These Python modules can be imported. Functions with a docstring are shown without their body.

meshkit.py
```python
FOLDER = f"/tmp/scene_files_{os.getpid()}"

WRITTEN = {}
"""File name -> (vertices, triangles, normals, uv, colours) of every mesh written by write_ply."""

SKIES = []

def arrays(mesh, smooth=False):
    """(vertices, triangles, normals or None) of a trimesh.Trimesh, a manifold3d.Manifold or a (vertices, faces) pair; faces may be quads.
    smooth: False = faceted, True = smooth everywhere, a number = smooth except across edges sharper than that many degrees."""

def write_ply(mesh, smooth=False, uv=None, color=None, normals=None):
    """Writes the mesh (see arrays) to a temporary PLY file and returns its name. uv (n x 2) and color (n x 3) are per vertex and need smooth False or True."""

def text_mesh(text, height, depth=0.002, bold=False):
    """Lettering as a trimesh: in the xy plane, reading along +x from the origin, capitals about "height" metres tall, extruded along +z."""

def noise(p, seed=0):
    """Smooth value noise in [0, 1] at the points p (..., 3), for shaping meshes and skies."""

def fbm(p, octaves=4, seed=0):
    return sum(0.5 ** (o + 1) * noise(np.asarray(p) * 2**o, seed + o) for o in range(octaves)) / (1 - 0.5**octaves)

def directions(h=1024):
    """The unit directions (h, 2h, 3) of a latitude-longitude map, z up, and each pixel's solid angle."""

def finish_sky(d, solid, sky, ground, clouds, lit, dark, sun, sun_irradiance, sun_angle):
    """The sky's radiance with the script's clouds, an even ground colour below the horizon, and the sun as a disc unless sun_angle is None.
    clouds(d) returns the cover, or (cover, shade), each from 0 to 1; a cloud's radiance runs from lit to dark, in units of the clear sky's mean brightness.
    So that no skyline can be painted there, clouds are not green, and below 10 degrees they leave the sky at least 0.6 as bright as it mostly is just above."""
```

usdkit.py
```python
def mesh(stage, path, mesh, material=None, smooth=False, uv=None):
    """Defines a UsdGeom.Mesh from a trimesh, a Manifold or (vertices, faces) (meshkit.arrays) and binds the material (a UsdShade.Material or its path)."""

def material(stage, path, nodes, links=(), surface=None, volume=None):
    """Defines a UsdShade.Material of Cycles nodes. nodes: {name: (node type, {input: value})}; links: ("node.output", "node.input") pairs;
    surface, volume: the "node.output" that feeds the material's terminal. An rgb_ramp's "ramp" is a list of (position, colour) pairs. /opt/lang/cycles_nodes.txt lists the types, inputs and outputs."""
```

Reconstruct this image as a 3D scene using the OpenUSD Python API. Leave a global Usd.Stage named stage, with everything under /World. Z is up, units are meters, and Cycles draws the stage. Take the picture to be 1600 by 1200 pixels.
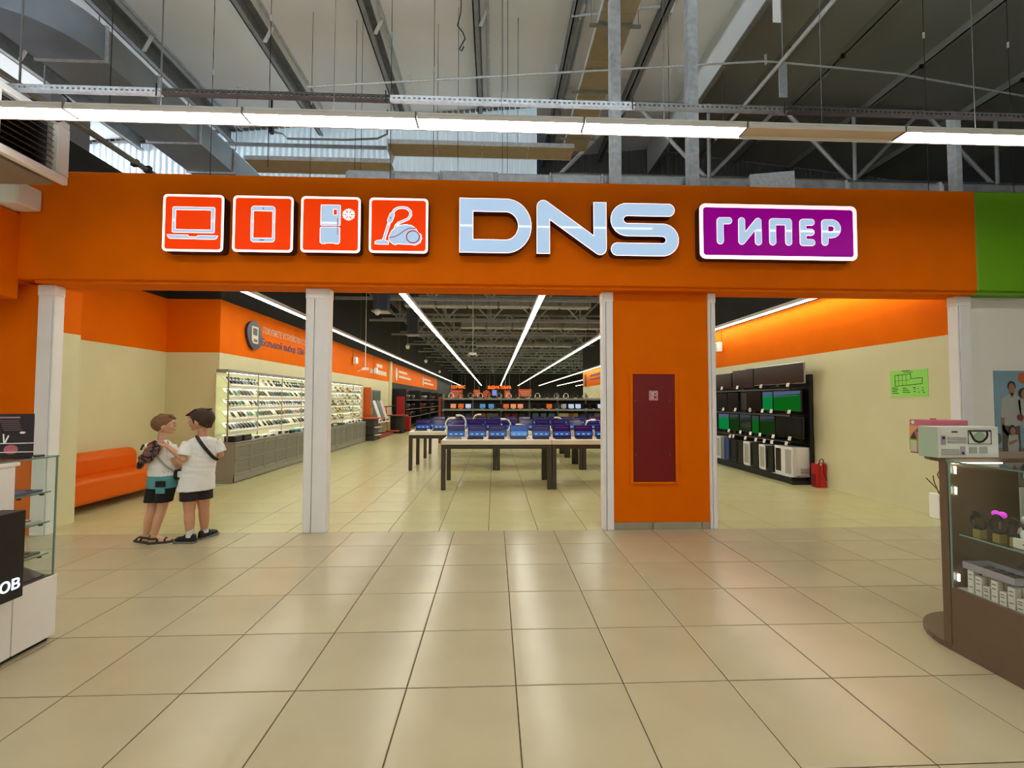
import math, random
import numpy as np, trimesh
import shapely
from shapely.geometry import Polygon, LineString, Point, box as sbox
from shapely.ops import unary_union
from shapely import affinity
import manifold3d as m3
from manifold3d import Manifold
from pxr import Usd, UsdGeom, Gf, Sdf, UsdLux
import usdkit, meshkit

stage = Usd.Stage.CreateInMemory()
UsdGeom.Xform.Define(stage, '/World')
PI = math.pi
rnd = random.Random(11)

# ---------------------------------------------------------------- camera
CAM = UsdGeom.Camera.Define(stage, '/World/camera')
CAM.CreateHorizontalApertureAttr(36.0)
CAM.CreateFocalLengthAttr(36.0 * 692.067 / 1600)
CAM.CreateClippingRangeAttr(Gf.Vec2f(0.05, 500))
YAW, PITCH, ROLL, EYE = 0.0405734, 0.0363558, 0.00224357, 1.576869
cw = np.array([math.sin(YAW) * math.cos(PITCH), math.cos(YAW) * math.cos(PITCH), math.sin(PITCH)])
r0 = np.array([math.cos(YAW), -math.sin(YAW), 0.0]); u0 = np.cross(r0, cw)
cr = math.cos(ROLL) * r0 + math.sin(ROLL) * u0; cu = np.cross(cr, cw)
CAM.AddTransformOp().Set(Gf.Matrix4d(*cr, 0, *cu, 0, *(-cw), 0, 0, 0, EYE, 1))
EXPOSURE = 0.0
CAM.CreateExposureAttr(EXPOSURE)

# ---------------------------------------------------------------- light levels
LAMP = 12.0         # mall linear lamps
UPLIGHT = 18.5      # upward glow added to the lamps to brighten the roof
STRIP = 23.0        # store light lines
DAY = 38.0          # added unseen side window that brightens the roof space
SKY = 0.03
dome = UsdLux.DomeLight.Define(stage, '/World/dome_sky')
dome.CreateColorAttr(Gf.Vec3f(0.75, 0.87, 1.0)); dome.CreateIntensityAttr(SKY)

# ---------------------------------------------------------------- helpers
def S(r, g, b):
    f = lambda c: (c / 255 / 12.92) if c <= 10 else ((c / 255 + 0.055) / 1.055) ** 2.4
    return (f(r), f(g), f(b))

MATS = {}
def mat(name, col, rough=0.5, metal=0.0, spec=0.5, emit=None, es=1.0, vary=0.0, nscale=6.0, namt=0.0, bump=0.0, bscale=40.0, coat=0.0, trans=0.0):
    if name in MATS: return MATS[name]
    nodes = {'p': ('principled_bsdf', {'base_color': col, 'roughness': rough, 'metallic': metal, 'specular_ior_level': spec})}
    links = []
    if coat: nodes['p'][1]['coat_weight'] = coat
    if trans: nodes['p'][1]['transmission_weight'] = trans
    if emit is not None:
        nodes['p'][1]['emission_color'] = emit; nodes['p'][1]['emission_strength'] = es
    if vary or namt:
        nodes['tc'] = ('texture_coordinate', {})
        nodes['n'] = ('noise_texture', {'scale': nscale, 'detail': 4.0})
        links.append(('tc.object', 'n.vector'))
        lo = tuple(c * (1 - namt) for c in col); hi = tuple(min(1, c * (1 + namt)) for c in col)
        nodes['r'] = ('rgb_ramp', {'ramp': [(0.3, lo), (0.7, hi)]})
        links += [('n.fac', 'r.fac')]
        if vary:
            nodes['oi'] = ('object_info', {})
            nodes['rr'] = ('rgb_ramp', {'ramp': [(0.0, tuple(1 - vary * k for k in (1, 1.05, 1.2))), (0.5, (1, 1, 1)), (1.0, (1, 1 - vary * .3, 1 - vary * .6))]})
            nodes['mx'] = ('mix', {'mix_type': 'multiply', 'fac': 1.0})
            links += [('oi.random', 'rr.fac'), ('r.color', 'mx.color1'), ('rr.color', 'mx.color2'), ('mx.color', 'p.base_color')]
        else:
            links.append(('r.color', 'p.base_color'))
    if bump:
        nodes['tb'] = ('texture_coordinate', {})
        nodes['nb'] = ('noise_texture', {'scale': bscale, 'detail': 3.0})
        nodes['b'] = ('bump', {'strength': bump, 'distance': 0.01})
        links += [('tb.object', 'nb.vector'), ('nb.fac', 'b.height'), ('b.normal', 'p.normal')]
    MATS[name] = usdkit.material(stage, '/World/Looks/' + name, nodes, links, surface='p.BSDF')
    return MATS[name]

def emat(name, col, strength):
    if name not in MATS:
        MATS[name] = usdkit.material(stage, '/World/Looks/' + name, {'e': ('emission', {'color': col, 'strength': strength})}, [], surface='e.emission')
    return MATS[name]

taken = {}
def npath(parent, name):
    k = parent + '/' + name; n = taken.get(k, 0); taken[k] = n + 1
    return k if n == 0 else f'{k}_{n:03d}'

def tag(path, label=None, cat=None, group=None, kind=None):
    p = stage.GetPrimAtPath(path)
    for k, v in (('label', label), ('category', cat), ('group', group), ('kind', kind)):
        if v: p.SetCustomDataByKey(k, v)
    return path

def thing(name, label, cat, loc=(0, 0, 0), rz=0.0, group=None, kind=None):
    path = npath('/World', name)
    x = UsdGeom.Xform.Define(stage, path)
    x.AddTranslateOp().Set(Gf.Vec3d(*map(float, loc)))
    if rz: x.AddRotateZOp().Set(math.degrees(rz))
    return tag(path, label, cat, group, kind)

def cat_(ms):
    if isinstance(ms, (list, tuple)) and ms and not isinstance(ms[0], np.ndarray):
        return trimesh.util.concatenate(list(ms)) if len(ms) > 1 else ms[0]
    return ms

def part(parent, name, mesh, m, label=None, kind=None, smooth=False):
    path = npath(parent, name)
    usdkit.mesh(stage, path, cat_(mesh), m, smooth=smooth)
    return tag(path, label, None, None, kind)

def solo(name, label, cat, mesh, m, group=None, kind=None, smooth=False):
    path = npath('/World', name)
    usdkit.mesh(stage, path, cat_(mesh), m, smooth=smooth)
    return tag(path, label, cat, group, kind)

def dup(src, loc, rz=0.0, label=None, group=None):
    p = stage.GetPrimAtPath(src); was = p.GetCustomData()
    base = src.rsplit('/', 1)[1]
    tail = base.rsplit('_', 1)
    if len(tail) == 2 and tail[1].isdigit(): base = tail[0]
    path = npath('/World', base)
    x = UsdGeom.Xform.Define(stage, path)
    x.GetPrim().GetReferences().AddInternalReference(src)
    xf = UsdGeom.Xformable(x.GetPrim()); xf.SetXformOpOrder([])
    t = xf.AddTransformOp(opSuffix='place')
    c, s = math.cos(rz), math.sin(rz)
    t.Set(Gf.Matrix4d(c, s, 0, 0, -s, c, 0, 0, 0, 0, 1, 0, *map(float, loc), 1))
    x.GetPrim().SetInstanceable(True)
    return tag(path, label or was['label'], was['category'], group or was.get('group'))

def move(path, loc, rz=0.0):
    xf = UsdGeom.Xformable(stage.GetPrimAtPath(path)); xf.SetXformOpOrder([])
    t = xf.AddTransformOp(opSuffix='place')
    c, s = math.cos(rz), math.sin(rz)
    t.Set(Gf.Matrix4d(c, s, 0, 0, -s, c, 0, 0, 0, 0, 1, 0, *map(float, loc), 1))

def box(x0, x1, y0, y1, z0, z1, b=0.0):
    x0, x1 = min(x0, x1), max(x0, x1); y0, y1 = min(y0, y1), max(y0, y1); z0, z1 = min(z0, z1), max(z0, z1)
    if b <= 0:
        m = trimesh.creation.box([x1 - x0, y1 - y0, z1 - z0]); m.apply_translation([(x0 + x1) / 2, (y0 + y1) / 2, (z0 + z1) / 2]); return m
    b = min(b, (x1 - x0) / 2.01, (y1 - y0) / 2.01, (z1 - z0) / 2.01)
    P = []
    for i, x in enumerate((x0, x1)):
        for j, y in enumerate((y0, y1)):
            for k, z in enumerate((z0, z1)):
                dx, dy, dz = b * (1 - 2 * i), b * (1 - 2 * j), b * (1 - 2 * k)
                P += [(x, y + dy, z + dz), (x + dx, y, z + dz), (x + dx, y + dy, z)]
    return trimesh.convex.convex_hull(np.array(P))

def rbox(x0, x1, y0, y1, z0, z1, r, seg=12):
    """rounded box: hull of eight spheres"""
    P = []
    sp = trimesh.creation.icosphere(2, r).vertices
    for x in (x0 + r, x1 - r):
        for y in (y0 + r, y1 - r):
            for z in (z0 + r, z1 - r): P.append(sp + [x, y, z])
    return trimesh.convex.convex_hull(np.vstack(P))

def cyl(p, q, r, n=10, r2=None):
    p, q = np.array(p, float), np.array(q, float); r2 = r if r2 is None else r2
    t = q - p; t /= np.linalg.norm(t)
    a = np.cross(t, [0, 0, 1.0] if abs(t[2]) < .9 else [1.0, 0, 0]); a /= np.linalg.norm(a); b = np.cross(t, a)
    an = np.arange(n) * 2 * PI / n
    ring = np.cos(an)[:, None] * a + np.sin(an)[:, None] * b
    v = np.vstack([p + r * ring, q + r2 * ring, p[None], q[None]])
    f = []
    for i in range(n):
        j = (i + 1) % n
        f += [[i, j, n + j], [i, n + j, n + i], [2 * n, j, i], [2 * n + 1, n + i, n + j]]
    return trimesh.Trimesh(v, f, process=False)

def tube(pts, r, n=8):
    p = np.asarray(pts, float)
    t = np.gradient(p, axis=0); t /= np.linalg.norm(t, axis=1, keepdims=True)
    a = np.cross(t[0], [0, 0, 1.0] if abs(t[0][2]) < .9 else [1.0, 0, 0]); a /= np.linalg.norm(a)
    an = np.arange(n) * 2 * PI / n; v = []
    rr = np.broadcast_to(r, (len(p),))
    for i in range(len(p)):
        a = a - t[i] * (a @ t[i]); a /= np.linalg.norm(a); b = np.cross(t[i], a)
        v.append(p[i] + rr[i] * (np.cos(an)[:, None] * a + np.sin(an)[:, None] * b))
    v = np.vstack(v + [p[:1], p[-1:]]); f = []
    for i in range(len(p) - 1):
        for k in range(n):
            l = (k + 1) % n
            f += [[i * n + k, i * n + l, (i + 1) * n + l], [i * n + k, (i + 1) * n + l, (i + 1) * n + k]]
    e = (len(p) - 1) * n; c0 = len(p) * n
    for k in range(n):
        l = (k + 1) % n
        f += [[c0, l, k], [c0 + 1, e + k, e + l]]
    return trimesh.Trimesh(v, f, process=False)

def arc(c, r, a0, a1, n=8):
    return [(c[0] + r * math.cos(a0 + (a1 - a0) * i / n), c[1] + r * math.sin(a0 + (a1 - a0) * i / n)) for i in range(n + 1)]

def lathe(profile, n=16, c=(0, 0, 0)):
    m = trimesh.creation.revolve(np.array(profile, float), sections=n); m.apply_translation(c); return m

def prism(poly, depth):
    gs = getattr(poly, 'geoms', [poly])
    return trimesh.util.concatenate([trimesh.creation.extrude_polygon(g, depth, engine='earcut') for g in gs if g.area > 1e-9])

def place(mesh, o, ex, ey):
    ex, ey = np.array(ex, float), np.array(ey, float); ex /= np.linalg.norm(ex); ey /= np.linalg.norm(ey)
    M = np.eye(4); M[:3, 0], M[:3, 1], M[:3, 2], M[:3, 3] = ex, ey, np.cross(ex, ey), o
    m = mesh.copy(); m.apply_transform(M); return m

def shift(mesh, d):
    m = mesh.copy(); m.apply_translation(d); return m

FRONT = ((1, 0, 0), (0, 0, 1)); LEFTW = ((0, 1, 0), (0, 0, 1)); RIGHTW = ((0, -1, 0), (0, 0, 1))
def text(s, h, o, frame, depth=.004, bold=False, width=None):
    t = meshkit.text_mesh(s, h, depth, bold)
    if width:
        w = t.bounds[1][0] - t.bounds[0][0]; t.apply_transform(np.diag([width / w, 1, 1, 1]))
    return place(t, o, *frame)

def rrect(x0, y0, x1, y1, r): return sbox(x0 + r, y0 + r, x1 - r, y1 - r).buffer(r, quad_segs=6)
NUM = 'one two three four five six seven eight nine ten eleven twelve thirteen fourteen fifteen sixteen seventeen eighteen nineteen'.split()
ORD = 'first second third fourth fifth sixth seventh eighth ninth tenth eleventh twelfth thirteenth fourteenth fifteenth sixteenth seventeenth eighteenth nineteenth'.split()
def nth(n):
    n += 1
    if n < 20: return ORD[n - 1]
    tens = {2: 'twent', 3: 'thirt', 4: 'fort'}[n // 10]
    return tens + ('ieth' if n % 10 == 0 else 'y-' + ORD[n % 10 - 1])
def ell(cx, cy, rx, ry): return affinity.scale(Point(cx, cy).buffer(1, quad_segs=10), rx, ry)

# ---------------------------------------------------------------- materials
ORANGE = mat('orange_wall_paint', S(236, 110, 0), .6, spec=.04, namt=.03, nscale=3)
CREAM = mat('cream_wall_paint', S(222, 217, 174), .6, namt=.02, nscale=3)
GREEN = mat('green_wall_paint', S(110, 172, 10), .55)
FLOOR = mat('mall_floor_tile', S(190, 177, 142), .24, spec=.5, vary=.05, namt=.05, nscale=2.2)
FLOOR2 = mat('store_floor_tile', S(200, 194, 142), .26, spec=.5, vary=.03, namt=.04, nscale=2.2)
GROUT = mat('grout', S(84, 66, 44), .9)
HALLD = mat('hall_upper_wall', S(74, 74, 72), .8)  # unseen upper hall walls, darkened to cut bounce light on the fascia
WHITE = mat('white_paint', S(246, 243, 242), .5, namt=.02)
WHITEG = mat('white_gloss_board', S(250, 246, 240), .35)
GREYW = mat('pale_wall', S(246, 241, 232), .7)
BLACKW = mat('black_wall_paint', S(30, 31, 30), .7)
ROOF = mat('roof_membrane_pale_grey', S(224, 228, 230), .8, namt=.04, nscale=.8)
ROOFD = mat('roof_membrane_shaded', S(132, 133, 124), .8, namt=.05, nscale=.8)  # right slope: its shade is put into this darker colour
DECK = mat('dark_roof_deck', S(44, 44, 42), .8)
GALV = mat('galvanised_steel', S(186, 192, 198), .45, .25, namt=.18, nscale=14)
GALVD = mat('dull_galvanised_steel', S(124, 125, 123), .55, .25, namt=.15, nscale=10)
DUCT = mat('duct_sheet_steel', S(140, 146, 150), .34, .45, namt=.1, nscale=2)
TRAY = mat('tray_board_tan', S(140, 128, 100), .6, .1, namt=.08)
FOIL = mat('aluminium_foil_wrap', S(186, 192, 200), .3, .5, namt=.2, nscale=8, bump=.8, bscale=14)
CORR = mat('corrugated_sheet_added_glow', S(226, 236, 242), .5, emit=S(190, 222, 244), es=.24)  # faint bluish glow added to brighten the sheet, nothing lit behind it
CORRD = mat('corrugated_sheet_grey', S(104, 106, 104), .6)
BLACK = mat('black_plastic', S(18, 18, 19), .45)
BLACKM = mat('black_powder_coat', S(24, 24, 25), .5)
DKGREY = mat('dark_grey_laminate', S(58, 55, 50), .5)
GREYL = mat('grey_laminate', S(150, 146, 134), .45)
LOUVRE = mat('perforated_door_panel', S(128, 128, 112), .5)
STEEL = mat('brushed_steel', S(180, 180, 178), .3, .9)
TABLET = mat('white_table_top', S(240, 234, 218), .35)
BROWN = mat('brown_laminate', S(104, 82, 62), .32, namt=.04)
DRED = mat('dark_red_paint', S(120, 6, 8), .45)
REDB = mat('red_card', S(176, 16, 16), .45)
LEATHER = mat('orange_leatherette', S(228, 100, 0), .36, spec=.25, bump=.08, bscale=60)
LAMPM = emat('lamp_diffuser', (1.0, .975, .90), LAMP)
UPM = emat('added_lamp_uplight', (.86, .95, 1.0), UPLIGHT)
LAMPOFF = mat('lamp_diffuser_off', S(214, 196, 170), .5)
STRIPM = emat('light_line_diffuser', (1.0, .985, .84), STRIP)
CASELED = emat('showcase_led', (1.0, .98, .74), 6.5)
GLASS = usdkit.material(stage, '/World/Looks/clear_glass', {'t': ('transparent_bsdf', {'color': (.95, .98, .96)}), 'g': ('glossy_bsdf', {'color': (1, 1, 1), 'roughness': .02}), 'f': ('fresnel', {'IOR': 1.45}), 'm': ('mix_closure', {}), 'ge': ('geometry', {}), 'mi': ('math', {'math_type': 'subtract', 'value1': 1.0}), 'mu': ('math', {'math_type': 'multiply'})},
                        [('ge.backfacing', 'mi.value2'), ('f.fac', 'mu.value1'), ('mi.value', 'mu.value2'), ('mu.value', 'm.fac'), ('t.BSDF', 'm.closure1'), ('g.BSDF', 'm.closure2')], surface='m.closure')
GLASSE = mat('glass_edge_green', S(120, 150, 138), .15, spec=.6)
# ================================================================ SETTING
FY, FB = 5.26, 5.60           # fascia front and back
ZB, ZT = 2.955, 4.225         # fascia bottom and top
TH = 5.412                    # threshold line on the floor
T = 0.6
X0, Y0 = 0.127946, 2.506303   # a tile corner of the mall floor

def tile(x0, x1, y0, y1, b=.004, g=.003, h=.012):
    """one tile: top, chamfer and sides (18 triangles)"""
    x0, x1, y0, y1 = x0 + g, x1 - g, y0 + g, y1 - g
    v = [(x0, y0, -h), (x1, y0, -h), (x1, y1, -h), (x0, y1, -h), (x0, y0, -b / 2), (x1, y0, -b / 2), (x1, y1, -b / 2), (x0, y1, -b / 2),
         (x0 + b, y0 + b, 0), (x1 - b, y0 + b, 0), (x1 - b, y1 - b, 0), (x0 + b, y1 - b, 0)]
    f = [[8, 9, 10], [8, 10, 11]]
    for k in (0, 4):
        for i in range(4):
            j = (i + 1) % 4
            f += [[k + i, k + j, k + 4 + j], [k + i, k + 4 + j, k + 4 + i]]
    return trimesh.Trimesh(np.array(v, float), f, process=False)

def tile_at(parent, x0, x1, y0, y1, m):
    cx, cy = (x0 + x1) / 2, (y0 + y1) / 2
    p = part(parent, 'tile', tile(x0 - cx, x1 - cx, y0 - cy, y1 - cy), m)
    UsdGeom.Xformable(stage.GetPrimAtPath(p)).AddTranslateOp().Set(Gf.Vec3d(cx, cy, rnd.uniform(-.0004, .0004)))

fl = thing('floor', 'beige square-tiled mall floor in front of the shop entrance', 'floor', kind='structure')
part(fl, 'grout_bed', box(-9, 11, -9, TH, -.1, -.0035), GROUT)
far = []
for j in range(-20, 6):
    y0 = Y0 + j * T; y1 = min(y0 + T, TH)
    if y1 - y0 < .02: continue
    for i in range(-16, 19):
        x0 = X0 + i * T; x1 = x0 + T
        if x0 < -9 or x1 > 11: continue
        ym = (y0 + y1) / 2
        if ym > 1.2 and -1.2 * ym - .5 < (x0 + x1) / 2 < 1.3 * ym + .5: tile_at(fl, x0, x1, y0, y1, FLOOR)
        else: far.append(tile(x0, x1, y0, y1))
part(fl, 'tile_field', far, FLOOR, kind='stuff')

fs = thing('floor', 'yellowish beige tiled shop floor beyond the entrance line', 'floor', kind='structure')
part(fs, 'grout_bed', box(-6.6, 30, TH, 61, -.1, -.0035), GROUT)
far = []
ys = [TH, 5.774] + [5.774 + .594 * k for k in range(1, 93)]
for j in range(len(ys) - 1):
    for i in range(-12, 51):
        x0 = -.06 + i * T; x1 = x0 + T
        if x0 < -6.3 and i == -11: x0 = -6.3
        if x0 < -6.4: continue
        if ys[j] < 8.6 and x0 < 6.05:
            tile_at(fs, x0, min(x1, 6.06), ys[j], ys[j + 1], FLOOR2)
        elif x0 < 6.05 or ys[j] > 29: far.append(tile(x0, x1, ys[j], ys[j + 1]))
part(fs, 'tile_field', far, FLOOR2, kind='stuff')

# fascia across the shop front, orange, with the green neighbour
wf = thing('wall_fascia', 'long orange painted fascia above the shop entrance carrying the lit signs', 'fascia', kind='structure')
part(wf, 'fascia_board', box(-5.49, 6.055, FY, FB, ZB, ZT, .012), ORANGE)
part(wf, 'soffit_lip', box(-5.30, 6.055, FY + .03, FB, ZB - .035, ZB), ORANGE)
wg = thing('wall_fascia', 'green painted fascia of the neighbouring shop at the right end', 'fascia', kind='structure')
part(wg, 'fascia_board', box(6.057, 9.5, FY, FB, ZB, ZT, .012), GREEN)
part(wg, 'soffit_lip', box(6.057, 9.5, FY + .03, FB, ZB - .035, ZB), GREEN)
wl = thing('wall_front', 'orange wall left of the entrance under the fascia, behind the glass counter', 'wall', kind='structure')
part(wl, 'wall_panel', box(-9, -5.36, 5.41, 5.7, 0, ZB - .0355), ORANGE)
part(wl, 'upper_panel', box(-9, -5.492, 5.28, 5.6, ZB - .035, ZT), ORANGE)
part(wl, 'bulkhead', box(-9, -5.47, 5.05, 5.28, 2.72, 3.72, .01), ORANGE)
ww = thing('wall_front', 'off-white wall right of the entrance with the family poster', 'wall', kind='structure')
part(ww, 'wall_panel', box(6.09, 9.5, 5.45, 5.8, 0, ZB - .1), GREYW)
part(ww, 'head_trim', box(6.09, 9.5, 5.43, 5.8, ZB - .1, ZB - .0355, .006), WHITE)

# shutter guide posts
def guide(x0, x1, label, y0=5.385, y1=5.51, groove=None):
    t = thing('trim', label, 'post', kind='structure')
    g = groove or x0 + .36 * (x1 - x0)
    part(t, 'channel', [box(x0, g - .004, y0, y1, 0, ZB - .036, .006), box(g + .004, x1, y0, y1, 0, ZB - .036, .006)], WHITE)
    part(t, 'groove_back', box(g - .005, g + .005, y0 + .02, y1, 0, ZB - .036), GALVD)
    part(t, 'cap', box(x0 - .004, x1 + .004, y0 - .004, y1, ZB - .16, ZB - .0365, .004), WHITE)
    return t
guide(-5.355, -5.165, 'white shutter guide post at the left end of the entrance', groove=-5.19)
guide(-2.264, -1.985, 'free-standing white shutter post between the boys and the laptop tables')
guide(1.332, 1.466, 'white shutter guide on the left side of the orange pillar')
guide(2.668, 2.756, 'white shutter guide on the right side of the orange pillar')
guide(5.905, 6.088, 'white shutter guide post at the right end of the entrance', groove=5.935)

pl = thing('pillar', 'orange square pillar inside the entrance holding the dark red fire cabinet', 'pillar', kind='structure')
part(pl, 'shaft', box(1.468, 2.666, 5.412, 5.95, .085, ZB - .036), ORANGE)
for a, b in ((1.468, 1.95), (1.955, 2.56), (2.565, 2.666)):
    part(pl, 'skirting_tile', box(a, b - .003, 5.402, 5.952, 0, .083, .003), mat('skirting_tile', S(168, 158, 136), .4, vary=.1, namt=.05))

# left stub wall behind the guide post
st = thing('wall_stub', 'narrow orange over cream wall edge beside the left shutter post', 'wall', kind='structure')
part(st, 'upper_band', box(-6.4, -5.364, 5.71, 5.95, 2.405, ZB), ORANGE)
part(st, 'lower_panel', box(-6.4, -5.364, 5.71, 5.95, 0, 2.405), CREAM)
nw = thing('wall_niche', 'niche side wall, orange over cream, behind the orange sofa', 'wall', kind='structure')
part(nw, 'upper_band', box(-6.4, -6.24, 5.95, 8.67, 2.475, 3.5), ORANGE)
part(nw, 'lower_panel', box(-6.4, -6.24, 5.95, 8.67, 0, 2.475), CREAM)
part(nw, 'dark_top', box(-6.4, -6.24, 5.61, 8.67, 3.5, 4.18), BLACKW)
rw = thing('wall_return', 'short wall facing the entrance between the niche and the phone showcase', 'wall', kind='structure')
part(rw, 'upper_band', box(-6.24, -5.255, 8.67, 8.9, 2.475, 3.5), ORANGE)
part(rw, 'lower_panel', box(-6.24, -5.255, 8.67, 8.9, 0, 2.475), CREAM)
part(rw, 'dark_top', box(-6.24, -5.255, 8.67, 8.9, 3.5, 4.18), BLACKW)
lw = thing('wall_left', 'long left shop wall, orange band over cream, with lit phone showcase', 'wall', kind='structure')
part(lw, 'upper_band', box(-5.5, -5.25, 8.9, 41, 2.475, 3.5), ORANGE)
part(lw, 'upper_band', box(-5.255, -5.25, 8.67, 8.9, 2.475, 3.5), ORANGE)
part(lw, 'lower_panel', box(-5.5, -5.25, 8.9, 22.5, 0, 2.475), CREAM)
part(lw, 'lower_panel', box(-5.255, -5.25, 8.67, 8.9, 0, 2.475), CREAM)
part(lw, 'lower_panel', box(-5.5, -5.25, 22.5, 41, 0, 2.475), BLACKW)
part(lw, 'dark_top', box(-5.5, -5.25, 8.9, 10.1, 3.5, 4.18), BLACKW)
part(lw, 'dark_top', box(-5.5, -5.25, 10.1, 61, 3.5, 6.2), BLACKW)
part(lw, 'pilaster', box(-5.26, -5.15, 22.3, 22.6, 0, 3.5, .01), CREAM)
part(lw, 'dark_panel', box(-5.5, -5.25, 41, 61, 0, 3.5), BLACKW)
wr = thing('wall_right', 'right shop wall, orange band over cream, with the television rack', 'wall', kind='structure')
part(wr, 'upper_band', box(6.05, 6.3, 5.7, 29.9, 2.46, 3.47), ORANGE)
part(wr, 'lower_panel', box(6.05, 6.3, 5.7, 29.9, 0, 2.46), CREAM)
part(wr, 'upper_band', box(6.04, 6.3, 5.6, 5.69, 2.46, 3.47), ORANGE)
part(wr, 'lower_panel', box(6.04, 6.3, 5.6, 5.69, 0, 2.46), CREAM)
part(wr, 'dark_top', box(6.05, 6.3, 6.25, 10.1, 3.47, 4.18), BLACKW)
part(wr, 'dark_top', box(6.05, 6.3, 10.1, 29.9, 3.47, 6.2), BLACKW)
part(wr, 'dark_top', box(6.05, 6.3, 5.6, 6.25, 3.47, 4.08), BLACKW)
wb = thing('wall_back', 'dark far wall at the end of the shop hall', 'wall', kind='structure')
part(wb, 'wall_panel', box(-5.5, 30, 60.8, 61, 0, 6.2), mat('far_wall_dark', S(52, 48, 40), .7))
wq = thing('wall_side', 'dark far side wall of the shop hall beyond the right wall', 'wall', kind='structure')
part(wq, 'wall_panel', box(29.8, 30, 29.9, 61, 0, 6.2), BLACKW)
part(wq, 'wall_panel', box(6.3, 30, 29.7, 29.9, 0, 6.2), BLACKW)

# shop ceiling
cs = thing('ceiling', 'dark open shop ceiling with steel deck above the trusses', 'ceiling', kind='structure')
part(cs, 'roof_deck', box(-6.6, 30, 10.1, 61, 6.2, 6.3), DECK)
for k in range(14): part(cs, 'joist', box(-4.75 + k * 2.2, -4.65 + k * 2.2, 10.2, 60.5, 6.0, 6.2), GALVD)

GALVB = mat('bright_galvanised', S(196, 202, 208), .45, .4, namt=.15, nscale=30)
# mall roof: two slopes, ridge at x = 4.35
RX = 4.35
def zr(x): return 8.79 - (.114 * (RX - x) if x < RX else .10 * (x - RX))
def slope(x0, x1, y0, y1, t=.05):
    v = [(x, y, zr(x) + d) for d in (0, t) for x, y in ((x0, y0), (x1, y0), (x1, y1), (x0, y1))]
    return trimesh.convex.convex_hull(np.array(v))
rf = thing('ceiling', 'pale sloping mall roof lining with steel purlins above the shop front', 'ceiling', kind='structure')
for y0, y1 in ((-9, -4), (-4, 1), (1, 5.2), (5.2, 8.2), (8.2, 10.1)):
    part(rf, 'roof_panel', slope(-12, RX, y0, y1), ROOF)
part(rf, 'roof_panel', slope(.9, RX, 10.1, 12.3), ROOF)
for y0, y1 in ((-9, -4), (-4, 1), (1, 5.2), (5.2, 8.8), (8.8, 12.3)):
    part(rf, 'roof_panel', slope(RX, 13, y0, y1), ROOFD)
for x in (-9.6, -7.8, -5.85, -3.9, -2.08, -.31, 1.40, 3.0):
    z = zr(x); y1 = 9.95 if x < 1 else 12.2
    part(rf, 'purlin', [box(x - .065, x + .03, -9, y1, z - .32, z - .29), box(x - .065, x - .045, -9, y1, z - .32, z), box(x - .065, x + .05, -9, y1, z - .02, z + .01)], GALVD)
    part(rf, 'sag_rail', box(x + .16, x + .20, -9, y1, zr(x + .18) - .05, zr(x + .18) + .01), GALV)
    for k, y in enumerate((1.5, 4.6, 7.35)):
        part(rf, 'strut', place(box(-.03, .03, 0, .36, -.004, .004), (x + .05, y, z - .31), (1, .3, 0), (.35, .12, 1)), WHITE)
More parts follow.
